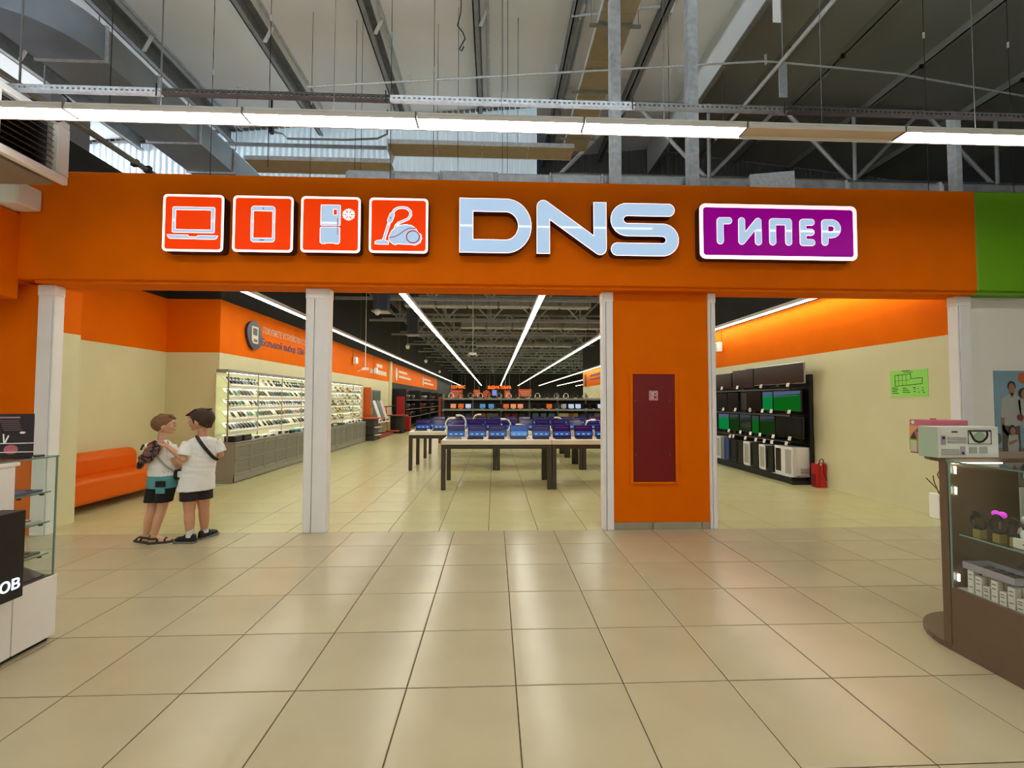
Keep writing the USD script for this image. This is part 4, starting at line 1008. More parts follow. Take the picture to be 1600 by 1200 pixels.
tabs = [(-1.5, 'orange'), (-1.22, 'amber'), (-.95, 'pale'), (-.42, 'blue'), (-.1, 'blue'), (.18, 'off'), (.45, 'amber'), (.72, 'orange'), (.98, 'orange'), (1.5, 'off'), (1.8, 'off'), (2.06, 'amber'), (2.34, 'off'), (2.6, 'off'), (2.88, 'pale'), (3.14, 'pale'), (3.45, 'off'), (3.72, 'off'), (3.98, 'pale'), (4.25, 'off')]
tp = {}
for k, (x, c) in enumerate(tabs):
    lab = f'tablet with {"dark" if c == "off" else c} screen on the upper gondola shelf, {nth(k)} from the left'
    if c not in tp:
        tp[c] = thing('tablet', lab, 'tablet', group='tablets on the gondola shelf')
        part(tp[c], 'body', place(box(-.115, .115, 0, .19, -.01, 0, .004), (0, 0, .02), (1, 0, 0), (0, .35, .94)), BLACK)
        part(tp[c], 'screen', place(box(-.1, .1, .015, .175, 0, .002), (0, 0, .02), (1, 0, 0), (0, .35, .94)), tcol[c])
        part(tp[c], 'stand', box(-.04, .04, 0, .12, 0, .015), TAGW); move(tp[c], (x, 16.42, 1.25))
    else: dup(tp[c], (x, 16.42, 1.25), 0, lab)
bagc = [('navy', S(24, 28, 64)), ('brown', S(110, 70, 50)), ('grey', S(86, 86, 84)), ('black', S(20, 20, 22)), ('maroon', S(74, 18, 24)), ('teal', S(52, 84, 92)), ('olive', S(140, 116, 40)), ('beige', S(160, 146, 116))]
bags = [(-1.2, 0), (-.95, 0), (-.62, 1), (-.42, 1), (-.15, 2), (.05, 2), (.5, 4), (.78, 4), (1.05, 3), (1.55, 5), (1.85, 5), (2.15, 5), (2.52, 7), (2.7, 7), (2.86, 1), (3.02, 6), (3.3, 0), (3.58, 0), (3.85, 2), (4.15, 2)]
bp = {}
for k, (x, c) in enumerate(bags):
    lab = f'{bagc[c][0]} laptop bag hanging under the tablet shelf, {nth(k)} from the left'
    if c not in bp:
        bp[c] = thing('laptop_bag', lab, 'bag', group='bags hanging on the gondola')
        bm = mat('bag_' + bagc[c][0], bagc[c][1], .7)
        part(bp[c], 'body', box(-.12, .12, -.05, .05, -.42, -.1, .03), bm); part(bp[c], 'pocket', box(-.09, .09, -.065, -.05, -.38, -.22, .01), bm)
        part(bp[c], 'strap', tube([(-.08, 0, -.1), (-.07, 0, -.02), (0, 0, .0), (.07, 0, -.02), (.08, 0, -.1)], .01, 6), BLACK); move(bp[c], (x, 16.45, 1.2))
    else: dup(bp[c], (x, 16.45, 1.2), 0, lab)
hp_ = {}
for k, x in enumerate(np.arange(-1.6, 4.5, .36)):
    c = k % 3
    lab = f'{("white", "black", "grey")[c]} headphones on the top of the gondola, {nth(k)} from the left'
    if c not in hp_:
        hp_[c] = thing('headphones', lab, 'headphones', group='headphones on the gondola top'); hm = mat(('hp_white', 'hp_black', 'hp_grey')[c], (S(220, 216, 206), S(26, 26, 26), S(130, 128, 124))[c], .4)
        part(hp_[c], 'band', tube([(.085 * math.cos(a), 0, .09 + .1 * math.sin(a)) for a in np.linspace(0, PI, 9)], .012, 6), hm)
        for s in (-1, 1): part(hp_[c], 'ear_cup', cyl((s * .07, 0, .06), (s * .105, 0, .06), .045, 12), hm)
        part(hp_[c], 'stand', box(-.05, .05, -.04, .04, 0, .02), TAGW); move(hp_[c], (x, 16.66, 1.65))
    else: dup(hp_[c], (x, 16.66, 1.65), 0, lab)

# farther shelving with boxes
BXC = [('white', S(206, 200, 186)), ('brown', S(120, 78, 50)), ('dark', S(50, 48, 46)), ('red', S(150, 40, 40)), ('grey', S(126, 124, 116))]
bx = {}
for g_, (y, x0, x1) in enumerate(((22.5, 2.2, 5.4), (27.0, -2.2, 4.4), (34.0, -2.5, 9))):
    t = thing('gondola', f'{("near right", "middle", "far")[g_]} grey shelf gondola in the back of the shop', 'shelving')
    part(t, 'back_panel', box(x0, x1, y, y + .04, .1, 1.62), mat('gondola_back', S(84, 80, 70), .5))
    part(t, 'post', [box(x0 + k * (x1 - x0) / 5 - .03, x0 + k * (x1 - x0) / 5 + .03, y - .04, y, 0, 1.68) for k in range(6)], mat('post_grey', S(140, 138, 128), .5))
    for z in (.3, .9, 1.38): part(t, 'shelf', box(x0, x1, y - .45, y, z, z + .03), mat('shelf_grey', S(110, 110, 104), .5))
    for z, zn in ((.93, 'middle'), (1.41, 'top')):
        x = x0 + .3; k = 0
        while x < x1 - .2:
            c = rnd.randrange(5)
            lab = f'{BXC[c][0]} box, {zn} shelf of the {("near right", "middle", "far")[g_]} back gondola, {nth(k)} from the left'; k += 1; grp = f'{BXC[c][0]} boxes, {zn} shelf, {("near right", "middle", "far")[g_]} gondola'
            if c not in bx:
                bx[c] = thing('appliance_box', lab, 'box', group=grp); part(bx[c], 'carton', box(-.16, .16, -.15, .15, 0, .28, .008), mat('carton_' + BXC[c][0], BXC[c][1], .6)); part(bx[c], 'label_panel', box(-.1, .1, -.153, -.15, .06, .2), mat('carton_label', S(190, 180, 168), .6)); move(bx[c], (x, y - .25, z))
            else: dup(bx[c], (x, y - .25, z), 0, lab, grp)
            x += rnd.uniform(.38, .6)
# red neon signs and orange boards far at the back
NEON = emat('neon_red_orange', (1.0, .10, .01), 3.2)
BOARD = mat('board_rust_orange', S(206, 84, 40), .5)
t = thing('neon_sign', 'red neon sign СЕРВИС far at the back left of the shop', 'neon sign')
part(t, 'letters', text('СЕРВИС', .26, (-3.85, 40, 2.62), FRONT, .03, True, 1.25), NEON); part(t, 'rail', box(-3.9, -2.5, 40.02, 40.06, 2.58, 2.63), BLACKM); part(t, 'rod', [cyl((x, 40.04, 2.6), (x, 40.04, 6.2), .012, 5) for x in (-3.8, -2.6)], GALVD)
t = thing('neon_sign', 'red neon sign ВЫДАЧА ТОВАРА far at the back middle of the shop', 'neon sign')
part(t, 'letters', text('ВЫДАЧА ТОВАРА', .26, (-.57, 40, 2.60), FRONT, .03, True, 2.1), NEON); part(t, 'rail', box(-.6, 1.6, 40.02, 40.06, 2.56, 2.61), BLACKM); part(t, 'rod', [cyl((x, 40.04, 2.6), (x, 40.04, 6.2), .012, 5) for x in (-.4, 1.4)], GALVD)
for k, (x0, x1, z0, z1, w_) in enumerate(((-3.9, -2.8, 1.75, 2.5, 'under the left neon sign'), (-1.84, -1.26, 1.87, 2.5, 'between the two neon signs'), (.93, 1.45, 1.76, 2.45, 'under the right end of the long neon sign'), (2.2, 3.37, 1.88, 2.57, 'right of the long neon sign'))):
    t = thing('hanging_board', f'rust orange hanging board far back, {w_}', 'sign board')
    part(t, 'board', box(x0, x1, 39.8, 39.85, z0, z1), BOARD); part(t, 'text_line', [box(x0 + .12, x1 - .12, 39.79, 39.8, z, z + .05) for z in np.arange(z0 + .15, z1 - .15, .14)], mat('board_line', S(230, 170, 140), .5)); part(t, 'rod', [cyl((x, 39.82, z1), (x, 39.82, 6.2), .012, 5) for x in (x0 + .1, x1 - .1)], GALVD)
t = thing('hanging_board', 'round rust orange hanging sign far back below the long neon sign', 'sign board')
part(t, 'disc', cyl((-.68, 39.8, 2.1), (-.68, 39.85, 2.1), .36, 20), BOARD); part(t, 'rod', cyl((-.68, 39.82, 2.4), (-.68, 39.82, 6.2), .012, 5), GALVD)
t = thing('screen', 'pale blue hanging information screen under the long neon sign', 'screen')
part(t, 'panel', box(-.2, .28, 39.8, 39.86, 1.95, 2.5), BLACK); part(t, 'display', box(-.17, .25, 39.79, 39.8, 1.98, 2.47), emat('info_blue', S(130, 150, 220), .9)); part(t, 'rod', cyl((.04, 39.83, 2.5), (.04, 39.83, 6.2), .012, 5), GALVD)
# ================================================================ TELEVISION RACK
t = thing('tv_rack', 'tall black television rack along the right wall', 'rack')
part(t, 'back_panel', box(6.0, 6.045, 8.16, 14.6, .0, 2.08), BLACKM)
part(t, 'end_panel', box(5.955, 6.0, 8.14, 8.17, 0, 2.08, .004), BLACKM)
part(t, 'base', box(5.62, 6.0, 8.2, 14.6, .0, .13, .006), BLACKM)
part(t, 'base_foot', box(5.60, 6.0, 8.14, 8.25, 0, .06, .006), BLACKM)
for z in (.80, 1.31, 1.82): 
    for a, b in ((8.3, 9.95), (9.96, 11.6), (11.61, 14.6)):
        s = part(t, 'shelf', box(5.68, 6.0, a, b, z - .035, z, .004), mat('rack_shelf_black', S(34, 34, 33), .4))
        part(s, 'shelf_edge', box(5.675, 5.68, a, b, z - .035, z - .018), mat('rack_edge_grey', S(84, 82, 76), .4))
OFF = mat('tv_screen_off', S(22, 21, 14), .2, spec=.25)
PITCH = emat('tv_pitch_green', S(20, 120, 34), .55); PITCHD = emat('tv_pitch_dim_green', S(32, 70, 26), .5); PITCHB = emat('tv_pitch_bright', S(18, 150, 70), .6)
CROWD = emat('tv_crowd', S(110, 120, 170), .5); CROWDD = emat('tv_crowd_dim', S(84, 88, 96), .5); BROWNM = mat('tv_screen_brown', S(40, 24, 14), .2, spec=.25)
def tv(y0, y1, z0, z1, x, main, crowd, label, frame=None, skew=0.0):
    t = thing('television', label, 'television')
    fm = frame or BLACK
    part(t, 'casing', box(x + .004, x + .035, y0, y1, z0, z1, .004), fm)
    b = .012
    part(t, 'screen', box(x, x + .006, y0 + b, y1 - b, z0 + b, z1 - b), main)
    if crowd is not None:
        h = z1 - z0
        part(t, 'crowd_band', place(prism(Polygon([(0, h * .72), (y1 - y0 - 2 * b, h * .82), (y1 - y0 - 2 * b, h - 2 * b), (0, h - 2 * b)]), .002), (x - .0005, y1 - b, z0 + b), *RIGHTW), crowd)
        part(t, 'touch_line', place(prism(LineString([(0, h * .66), ((y1 - y0) * .9, h * .74)]).buffer(.006), .0015), (x - .0005, y1 - b, z0 + b), *RIGHTW), crowd)
    part(t, 'stand', [box(x - .03, x + .1, (y0 + y1) / 2 - .18, (y0 + y1) / 2 + .18, z0 - .052, z0 - .044), box(x + .01, x + .03, (y0 + y1) / 2 - .05, (y0 + y1) / 2 + .05, z0 - .048, z0 + .01)], BLACK)
    return t
tv(7.92, 9.49, 1.90, 2.295, 5.70, BROWNM, None, 'large switched-off television in a thin silver frame on top of the rack', STEEL)
tv(9.2, 9.95, 1.87, 2.30, 5.78, OFF, None, 'switched-off television partly behind the silver framed one')
tv(9.55, 10.4, 1.87, 2.28, 5.72, OFF, None, 'switched-off dark television second on the top shelf')
tv(10.45, 11.45, 1.87, 2.24, 5.72, OFF, None, 'switched-off dark television farthest on the top shelf')
tv(8.02, 8.83, 1.37, 1.775, 5.70, PITCH, CROWD, 'television showing a green football pitch, nearest on the middle shelf')
tv(8.85, 9.2, 1.37, 1.77, 5.70, PITCHB, CROWD, 'narrow bright green television second on the middle shelf')
tv(9.25, 9.8, 1.36, 1.77, 5.70, OFF, None, 'switched-off brownish television third on the middle shelf')
tv(9.85, 10.1, 1.36, 1.78, 5.74, BLACK, None, 'narrow black television fourth on the middle shelf')
tv(10.15, 10.6, 1.36, 1.76, 5.70, OFF, None, 'switched-off television fifth on the middle shelf')
tv(10.63, 11.2, 1.36, 1.76, 5.70, OFF, None, 'switched-off television last in view on the middle shelf')
tv(7.98, 8.77, .86, 1.275, 5.70, OFF, None, 'switched-off olive dark television nearest on the lower shelf')
tv(8.80, 9.31, .86, 1.27, 5.70, PITCHD, CROWDD, 'dim green television second on the lower shelf')
tv(9.34, 9.6, .86, 1.26, 5.70, PITCH, CROWDD, 'narrow green television third on the lower shelf')
tv(9.63, 10.08, .86, 1.27, 5.70, mat('tv_dark_green', S(22, 34, 22), .12, emit=S(30, 46, 30), es=.4), CROWDD, 'dark green television fourth on the lower shelf')
tv(10.11, 10.52, .86, 1.26, 5.70, PITCHD, CROWDD, 'dim green television fifth on the lower shelf')
tv(10.55, 11.05, .86, 1.26, 5.70, PITCHB, CROWD, 'bright green television last in view on the lower shelf')
tv(11.5, 12.6, 1.87, 2.3, 5.72, OFF, None, 'switched-off television on the top shelf, hidden part of the rack')
tv(11.4, 12.2, 1.37, 1.78, 5.70, PITCHD, CROWDD, 'dim green television on the middle shelf behind the pillar')
tv(11.3, 12.0, .86, 1.26, 5.70, OFF, None, 'switched-off television on the lower shelf behind the pillar')
tg = [(8.32, 1.85), (9.18, 1.85), (10.1, 1.85), (10.8, 1.85), (8.3, 1.33), (8.85, 1.33), (9.15, 1.33), (10.2, 1.33), (10.75, 1.33), (8.3, .82), (8.8, .82), (9.25, .82), (9.6, .82), (10.0, .82), (10.5, .82), (8.4, .715), (8.85, .70), (9.1, .70), (9.4, .70), (9.8, .70), (10.3, .70), (10.45, .69)]
p0 = None
for k, (y, z) in enumerate(tg):
    sh = 'top' if z > 1.8 else 'middle' if z > 1.3 else 'lower' if z > .8 else 'case'
    lab = f'white price tag, {sh} row of the television rack, {ORD[min(12, sum(1 for q in tg[:k] if abs(q[1] - z) < .1))]} from the near end'
    loc = (5.655, y, z)
    if p0 is None:
        p0 = thing('price_tag', lab, 'price tag', group='price tags on the television rack')
        part(p0, 'card', place(box(-.045, .045, 0, .075, -.001, .001), (0, 0, 0), (0, -1, 0), (.25, 0, .97)), TAGW); part(p0, 'holder', box(0, .03, -.02, .02, -.006, 0), TAGW); move(p0, loc)
    else: dup(p0, loc, 0, lab)
t = thing('warning_disc', 'small round white disc label on the middle television shelf', 'label')
part(t, 'disc', cyl((5.65, 9.58, 1.37), (5.656, 9.58, 1.37), .05, 14), TAGW); part(t, 'mark', cyl((5.647, 9.58, 1.37), (5.65, 9.58, 1.37), .014, 8), BLACK); part(t, 'holder', box(5.65, 5.68, 9.57, 9.59, 1.30, 1.33), BLACK)
# computer cases
PCW = mat('pc_white', S(232, 232, 232), .4); PCB = mat('pc_black', S(22, 22, 22), .35); PCBL = mat('pc_blue', S(50, 76, 140), .35); PCG = mat('pc_grey', S(140, 140, 136), .4); MESH = mat('pc_mesh_grey', S(170, 168, 160), .6)
def pc(y0, y1, z1, m, label, front='plain', x0=5.63, x1=5.99):
    t = thing('computer_case', label, 'computer case', group='computer cases on the rack base')
    z0 = .135
    part(t, 'case_body', box(x0 + .03, x1, y0, y1, z0 + .02, z1, .008), m)
    part(t, 'front_frame', [box(x0, x0 + .03, y0, y1, z0 + .02, z0 + .06), box(x0, x0 + .03, y0, y1, z1 - .05, z1), box(x0, x0 + .03, y0, y0 + .03, z0 + .06, z1 - .05), box(x0, x0 + .03, y1 - .03, y1, z0 + .06, z1 - .05)], m)
    part(t, 'front_panel', box(x0 + .012, x0 + .03, y0 + .03, y1 - .03, z0 + .06, z1 - .05), MESH if front == 'mesh' else mat('pc_smoked_glass', S(40, 40, 30), .1) if front == 'glass' else m)
    part(t, 'foot', [box(x0 + .02, x0 + .08, y0, y1, z0, z0 + .02), box(x1 - .06, x1, y0, y1, z0, z0 + .02)], m)
    return t
t = pc(8.2, 8.72, .69, PCW, 'large white computer case nearest on the rack base, beside the red bag', 'plain', 5.64, 5.98)
part(t, 'dark_window', box(5.636, 5.6405, 8.55, 8.69, .2, .64), mat('pc_smoked_glass', S(40, 40, 30), .1))
part(t, 'grille', box(5.636, 5.6405, 8.23, 8.40, .18, .64), MESH)
part(t, 'side_vent', [box(5.80 + .0 * k, 5.95, 8.194, 8.2, .2 + .016 * k, .208 + .016 * k) for k in range(6)], MESH)
part(t, 'side_panel', box(5.72, 5.97, 8.19, 8.2, .3, .66), PCW)
part(t, 'stand_plate', box(5.6, 6.0, 8.2, 8.75, .131, .138), PCW)
pc(8.76, 9.0, .64, PCB, 'black computer case right after the large white one')
pc(9.02, 9.24, .66, PCW, 'white computer case with a mesh front, second white one from the near end', 'mesh')
pc(9.27, 9.55, .66, PCB, 'black computer case between two white mesh-fronted ones')
pc(9.58, 9.83, .67, PCW, 'white computer case with a mesh front, third white one from the near end', 'mesh')
pc(9.86, 10.12, .67, PCB, 'black computer case, nearer one of the two before the blue one')
pc(10.14, 10.42, .67, PCB, 'black computer case, farther one of the two before the blue one')
pc(10.45, 10.66, .66, PCBL, 'blue computer case on the rack base')
pc(10.68, 10.82, .67, PCG, 'grey computer case between the blue and the last white one')
pc(10.84, 11.1, .69, PCW, 'white computer case farthest in view on the rack base', 'mesh')
# red gift bag
t = thing('gift_bag', 'red paper gift bag with a dark cord handle on the floor beside the television rack', 'bag')
bgp = Polygon([(0, .0), (.24, -.03), (.24, .44), (.22, .455), (.02, .45), (0, .44)])
part(t, 'bag_body', [box(5.85, 6.04, 7.86, 8.0, 0, .43, .008)], REDB)
part(t, 'front_fold', [box(5.925, 6.03, 7.852, 7.86, .0, .42)], mat('red_card_bright', S(196, 20, 20), .45))
part(t, 'side_gusset', box(5.842, 5.85, 7.88, 7.99, .03, .24), mat('red_card_dark', S(120, 8, 14), .5))
part(t, 'handle', tube([(5.91, 7.87, .43), (5.90, 7.84, .5), (5.94, 7.83, .53), (5.97, 7.84, .5), (5.985, 7.85, .42), (5.98, 7.85, .3), (6.0, 7.85, .2), (6.03, 7.85, .13)], .007, 6), mat('cord_dark', S(50, 14, 12), .6))
part(t, 'tissue', trimesh.util.concatenate([trimesh.creation.icosphere(1, .03).apply_translation((5.91 + .05 * k, 7.9, .44 + .012 * (k % 2))) for k in range(3)]), mat('tissue_pale', S(210, 170, 160), .7))
part(t, 'sticker', [box(5.915, 5.945, 7.848, 7.852, .405, .425), box(6.015, 6.03, 7.848, 7.852, .11, .13)], TAGW)
t = thing('floor_box', 'small pale box with dry twigs behind the brown counter', 'box')
part(t, 'casing', box(5.93, 6.04, 5.72, 5.86, 0, .33, .006), WHITEG); part(t, 'front_panel', box(5.94, 6.03, 5.714, 5.72, .03, .29), GREYL)
for q in ([(5.98, 5.76, .33), (5.93, 5.74, .4), (5.83, 5.7, .47), (5.72, 5.68, .56)], [(5.98, 5.76, .33), (5.99, 5.74, .48), (5.92, 5.72, .6), (5.95, 5.7, .68)], [(5.99, 5.77, .33), (5.9, 5.75, .5), (5.88, 5.74, .58)]):
    part(t, 'twig', tube(q, .006, 5), mat('twig_brown', S(110, 80, 44), .7))

# ================================================================ FAMILY POSTER ON THE WHITE WALL
t = thing('poster', 'large poster of a family in pale shirts against a blue sky on the white wall', 'poster')
PY = 5.45
part(t, 'sheet', box(6.43, 7.55, PY - .006, PY - .001, .55, 1.97), mat('poster_blue', S(130, 164, 178), .5))
PP = lambda pts: [(6.43 + (x - 720) * .000765, 1.97 - (y - 190) * .000765) for x, y in pts]
def pf(name, poly, m, lift=.007): part(t, name, place(prism(poly, .0015), (0, PY - lift, 0), *FRONT), m)
SK = mat('poster_skin', S(160, 118, 96), .5); SHR = mat('poster_shirt', S(176, 178, 172), .5); HR = mat('poster_hair', S(70, 52, 46), .5); TRO = mat('poster_trousers', S(96, 82, 74), .5)
el = lambda cx, cy, rx, ry: ell(PP([(cx, cy)])[0][0], PP([(cx, cy)])[0][1], rx * .000765, ry * .000765)
pf('trousers', Polygon(PP([(840, 1100), (1150, 1090), (1160, 1600), (830, 1600)])), TRO)
pf('arms', Polygon(PP([(825, 960), (895, 960), (885, 1150), (960, 1250), (930, 1300), (830, 1180)])), SK)
pf('shirt', Polygon(PP([(975, 580), (1060, 580), (1170, 650), (1190, 1100), (1060, 1130), (880, 1110), (890, 975), (820, 975), (845, 660)])), SHR, .0085)
pf('hair', el(1028, 450, 72, 88), HR, .0085); pf('face', el(1028, 500, 56, 98), SK, .010); pf('neck', Polygon(PP([(985, 570), (1060, 570), (1050, 630), (1010, 630)])), SK, .010)
pf('second_shirt', Polygon(PP([(1130, 690), (1240, 640), (1420, 660), (1480, 760), (1470, 1180), (1190, 1150)])), SHR, .0085)
pf('second_hair', el(1260, 570, 120, 96), HR, .0085); pf('second_face', el(1265, 590, 72, 92), SK, .010)
pf('child_hair', el(1010, 1200, 70, 100), HR, .0098); pf('child_face', el(1020, 1210, 48, 66), SK, .0115)
pf('child_dress', Polygon(PP([(945, 1270), (1100, 1265), (1120, 1440), (1090, 1600), (930, 1600), (920, 1420)])), SHR, .0105)
pf('child_arm', Polygon(PP([(930, 1390), (1080, 1340), (1090, 1380), (960, 1440)])), SK, .0125)
pf('toy', el(1160, 975, 60, 55), mat('poster_toy_red', S(130, 56, 60), .5), .0105)
pf('balloon', el(1225, 310, 76, 90), mat('poster_balloon', S(206, 104, 50), .5), .0105)
pf('tree', el(770, 1330, 56, 90), mat('poster_tree', S(90, 104, 96), .5)); pf('lower_band', sbox(6.43, .55, 7.55, .98), mat('poster_grey', S(120, 124, 118), .5), .0065)
# ================================================================ RIGHT COUNTER (brown)
t = thing('display_counter', 'brown laminate display counter with a glass case and rounded foot at the right edge', 'display counter')
foot = unary_union([ell(3.32, 2.76, .42, .42).intersection(sbox(2.5, 2.6, 3.32, 3.6)), sbox(3.3, 2.5, 4.4, 3.18)])
part(t, 'foot_plate', prism(foot, .035), BROWN)
part(t, 'base_panel', box(2.9, 2.93, .6, 2.74, .0, .40, .003), BROWN)
part(t, 'base_deck', box(2.93, 4.3, .6, 2.74, .365, .395), mat('counter_deck', S(196, 190, 176), .35))
part(t, 'end_panel', box(2.895, 4.3, 2.74, 2.79, .035, 1.185, .004), BROWN)
part(t, 'back_panel', box(4.27, 4.3, .6, 2.74, 0, 1.18), BROWN)
topp = unary_union([ell(3.34, 2.76, .44, .36).intersection(sbox(2.5, 2.745, 3.34, 3.6)), sbox(3.3, 2.745, 4.3, 3.12)])
part(t, 'end_top', shift(prism(topp, .025), (0, 0, 1.183)), BROWN)
part(t, 'front_glass', box(2.905, 2.911, .6, 2.735, .40, 1.185), GLASS)
part(t, 'top_glass', box(2.90, 3.9, .6, 2.742, 1.186, 1.194), GLASS)
part(t, 'glass_edge', [box(2.9, 2.904, .6, 2.742, 1.1855, 1.1945), box(2.904, 2.912, 2.730, 2.737, .4, 1.185)], GLASSE)
part(t, 'shelf_glass', [box(2.93, 3.8, .6, 2.70, z, z + .008) for z in (.735,)], GLASS)
part(t, 'shelf_edge', [box(2.925, 2.93, .6, 2.70, .735, .743)], GLASSE)
LEDW = emat('case_led', (.86, 1.0, .96), 9.0)
part(t, 'led_bar', [box(2.93, 3.26, 2.725, 2.735, 1.176, 1.184)], LEDW)
part(t, 'led_spot', [box(2.935, 2.944, 2.72, 2.73, z, z + .045) for z in (1.115, .985, .44)], LEDW)  # glowing bits stand in for LED reflections at the corner
# goods in the right case
PK = mat('case_pack_white', S(222, 214, 204), .5)
for k in range(9):
    y = 2.66 - .043 * k; h_ = (.135, .115, .07, .125, .075, .12, .07, .125, .07)[k]
    tt = thing('perfume_box', f'small white upright box, front of the right glass case, {ORD[k]} from the corner', 'box', group='small white boxes in the right glass case')
    part(tt, 'carton', box(2.945, 2.985, y - .018, y + .018, .396, .396 + h_, .002), PK)
    part(tt, 'print_line', [box(2.9435, 2.945, y - .01, y + .01, .396 + h_ * f, .396 + h_ * f + .004) for f in (.25, .6, .8)], DKGREY)
    if k % 2: 
        tt = thing('perfume_box', f'taller pale box, second line of the right glass case, {ORD[k // 2]} from the corner', 'box', group='taller boxes behind in the right glass case')
        part(tt, 'carton', box(2.995, 3.04, y - .02, y + .02, .396, .52, .002), PK); part(tt, 'print_line', box(2.9935, 2.995, y - .012, y + .012, .46, .466), DKGREY)
tt = thing('display_tray', 'lavender-grey open tray of dark samples on the small boxes in the right glass case', 'tray')
tm = mat('tray_lavender', S(170, 160, 172), .45)
part(tt, 'tray_box', [box(2.94, 3.11, 2.42, 2.70, .535, .541), box(2.94, 2.945, 2.42, 2.70, .541, .575), box(3.105, 3.11, 2.42, 2.70, .541, .575), box(2.945, 3.105, 2.42, 2.425, .541, .575), box(2.945, 3.105, 2.695, 2.70, .541, .575)], tm)
part(tt, 'sample', [box(2.96, 3.09, 2.44 + .05 * k, 2.475 + .05 * k, .541, .556, .003) for k in range(5)], mat('sample_olive', S(86, 82, 66), .4))
part(tt, 'leg', [box(x, x + .008, y, y + .008, .396, .535) for x in (3.06, 3.10) for y in (2.43, 2.68)], tm)
for k, (y, z, c) in enumerate(((2.42, .60, S(60, 58, 54)), (2.36, .64, S(130, 132, 128)))):
    tt = thing('tablet', ('dark' if k == 0 else 'grey') + ' tilted tablet on a stand in the lower part of the right glass case', 'tablet')
    part(tt, 'body', place(box(-.09, .09, 0, .16, 0, .008, .002), (3.08 + .05 * k, y, z), (.2, -.98, 0), (.75, .1, .25)), mat(f'tablet_case_{k}', c, .3)); part(tt, 'stand', box(3.1 + .05 * k, 3.14 + .05 * k, y - .03, y + .03, .396, z), BLACK)
YB = mat('watch_box_olive', S(150, 132, 70), .5)
for k, (x, y) in enumerate(((2.97, 2.62), (2.99, 2.53), (3.0, 2.45))):
    tt = thing('watch', f'black smart watch on an olive stand, right glass case, {ORD[k]} from the corner', 'watch', (x, y, .743))
    part(tt, 'stand_box', box(-.025, .025, -.02, .02, 0, .05, .003), YB)
    part(tt, 'cushion', box(-.02, .02, -.025, .025, .05, .075, .01), BLACK)
    part(tt, 'band', tube([(.0, .042 * math.cos(a), .10 + .042 * math.sin(a)) for a in np.linspace(0, 2 * PI, 15)], .011, 6), mat('watch_band', S(44, 36, 34), .4), smooth=50)
    part(tt, 'dial', cyl((-.016, 0, .142), (-.006, 0, .146), .022, 14), BLACK)
tt = thing('hair_clip', 'shiny magenta bow on top of the middle watch in the right glass case', 'bow')
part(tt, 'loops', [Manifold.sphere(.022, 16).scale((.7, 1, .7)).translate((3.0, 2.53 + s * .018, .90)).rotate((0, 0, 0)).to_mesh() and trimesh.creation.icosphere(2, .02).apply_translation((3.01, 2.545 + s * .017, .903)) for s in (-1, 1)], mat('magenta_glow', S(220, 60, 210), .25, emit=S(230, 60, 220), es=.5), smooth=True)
part(tt, 'stem', cyl((3.01, 2.545, .885), (3.01, 2.545, .745), .005, 6), STEEL)
tt = thing('figurine', 'white toy figurine with a round body behind the watches in the right glass case', 'figurine', (3.08, 2.47, .743))
part(tt, 'body', lathe([(0, 0), (.03, 0), (.038, .05), (.03, .09), (.012, .11), (.012, .13), (0, .14)], 16), PK, smooth=50); part(tt, 'head', trimesh.creation.icosphere(2, .018).apply_translation((0, 0, .15)), PK, smooth=True); part(tt, 'base', lathe([(0, 0), (.045, 0), (.045, .02), (0, .02)], 16), WHITEG)
tt = thing('glass_ball', 'clear white snow globe on a white box in the right glass case', 'snow globe', (3.02, 2.40, .743))
part(tt, 'carton', box(-.05, .05, -.05, .05, 0, .055, .004), PK); part(tt, 'dome', lathe([(.04, .055), (.042, .08), (.03, .11), (0, .12)], 16), mat('globe_white', S(220, 224, 214), .08, spec=.8), smooth=50); part(tt, 'print_line', box(-.052, -.05, -.03, .0, .025, .03), DKGREY)
tt = thing('gift_set', 'white box with a wooden lid at the right edge inside the glass case', 'box', (3.05, 2.27, .743))
part(tt, 'carton', box(-.06, .06, -.06, .06, 0, .055, .004), PK); part(tt, 'lid', box(-.05, .05, -.05, .05, .055, .095, .004), mat('gift_brown', S(130, 100, 70), .3))
tt = thing('gold_flower', 'gold foil rose figure under the glass top of the right case', 'ornament', (3.19, 2.44, .743))
GOLD = mat('gold_foil', S(240, 186, 40), .22, .9)
for k in range(7):
    a = k * 2.4; r_ = .03 + .012 * (k % 3)
    part(tt, 'flower', trimesh.util.concatenate([trimesh.creation.icosphere(1, .019).apply_transform(np.diag([1, 1, .6, 1])).apply_translation((r_ * math.cos(a) + .012 * math.cos(b), r_ * math.sin(a) + .012 * math.sin(b), .17 + .03 * (k % 4) + .008 * (i % 2))) for i, b in enumerate(np.linspace(0, 2 * PI, 6)[:-1])]), GOLD)
    part(tt, 'stem', cyl((0, 0, .03), (r_ * math.cos(a), r_ * math.sin(a), .17 + .03 * (k % 4)), .004, 5), GOLD)
part(tt, 'pot', lathe([(0, 0), (.03, 0), (.038, .05), (0, .05)], 12), mat('pot_white', S(220, 220, 214), .3))
tt = thing('wall_header', 'grey header strip with pale letters ПО ССЫ inside the right glass case', 'sign')
part(tt, 'strip', box(3.22, 3.6, 2.60, 2.61, 1.06, 1.155), mat('header_grey', S(92, 92, 84), .5)); part(tt, 'letters', text('ПО ССЫ', .03, (3.235, 2.599, 1.105), FRONT, .002, True), TAGW); part(tt, 'panel', box(3.22, 3.6, 2.60, 2.61, .76, 1.05), mat('header_pale', S(176, 172, 160), .5))
part(tt, 'post', box(3.3, 3.32, 2.61, 2.63, .743, 1.155), STEEL)
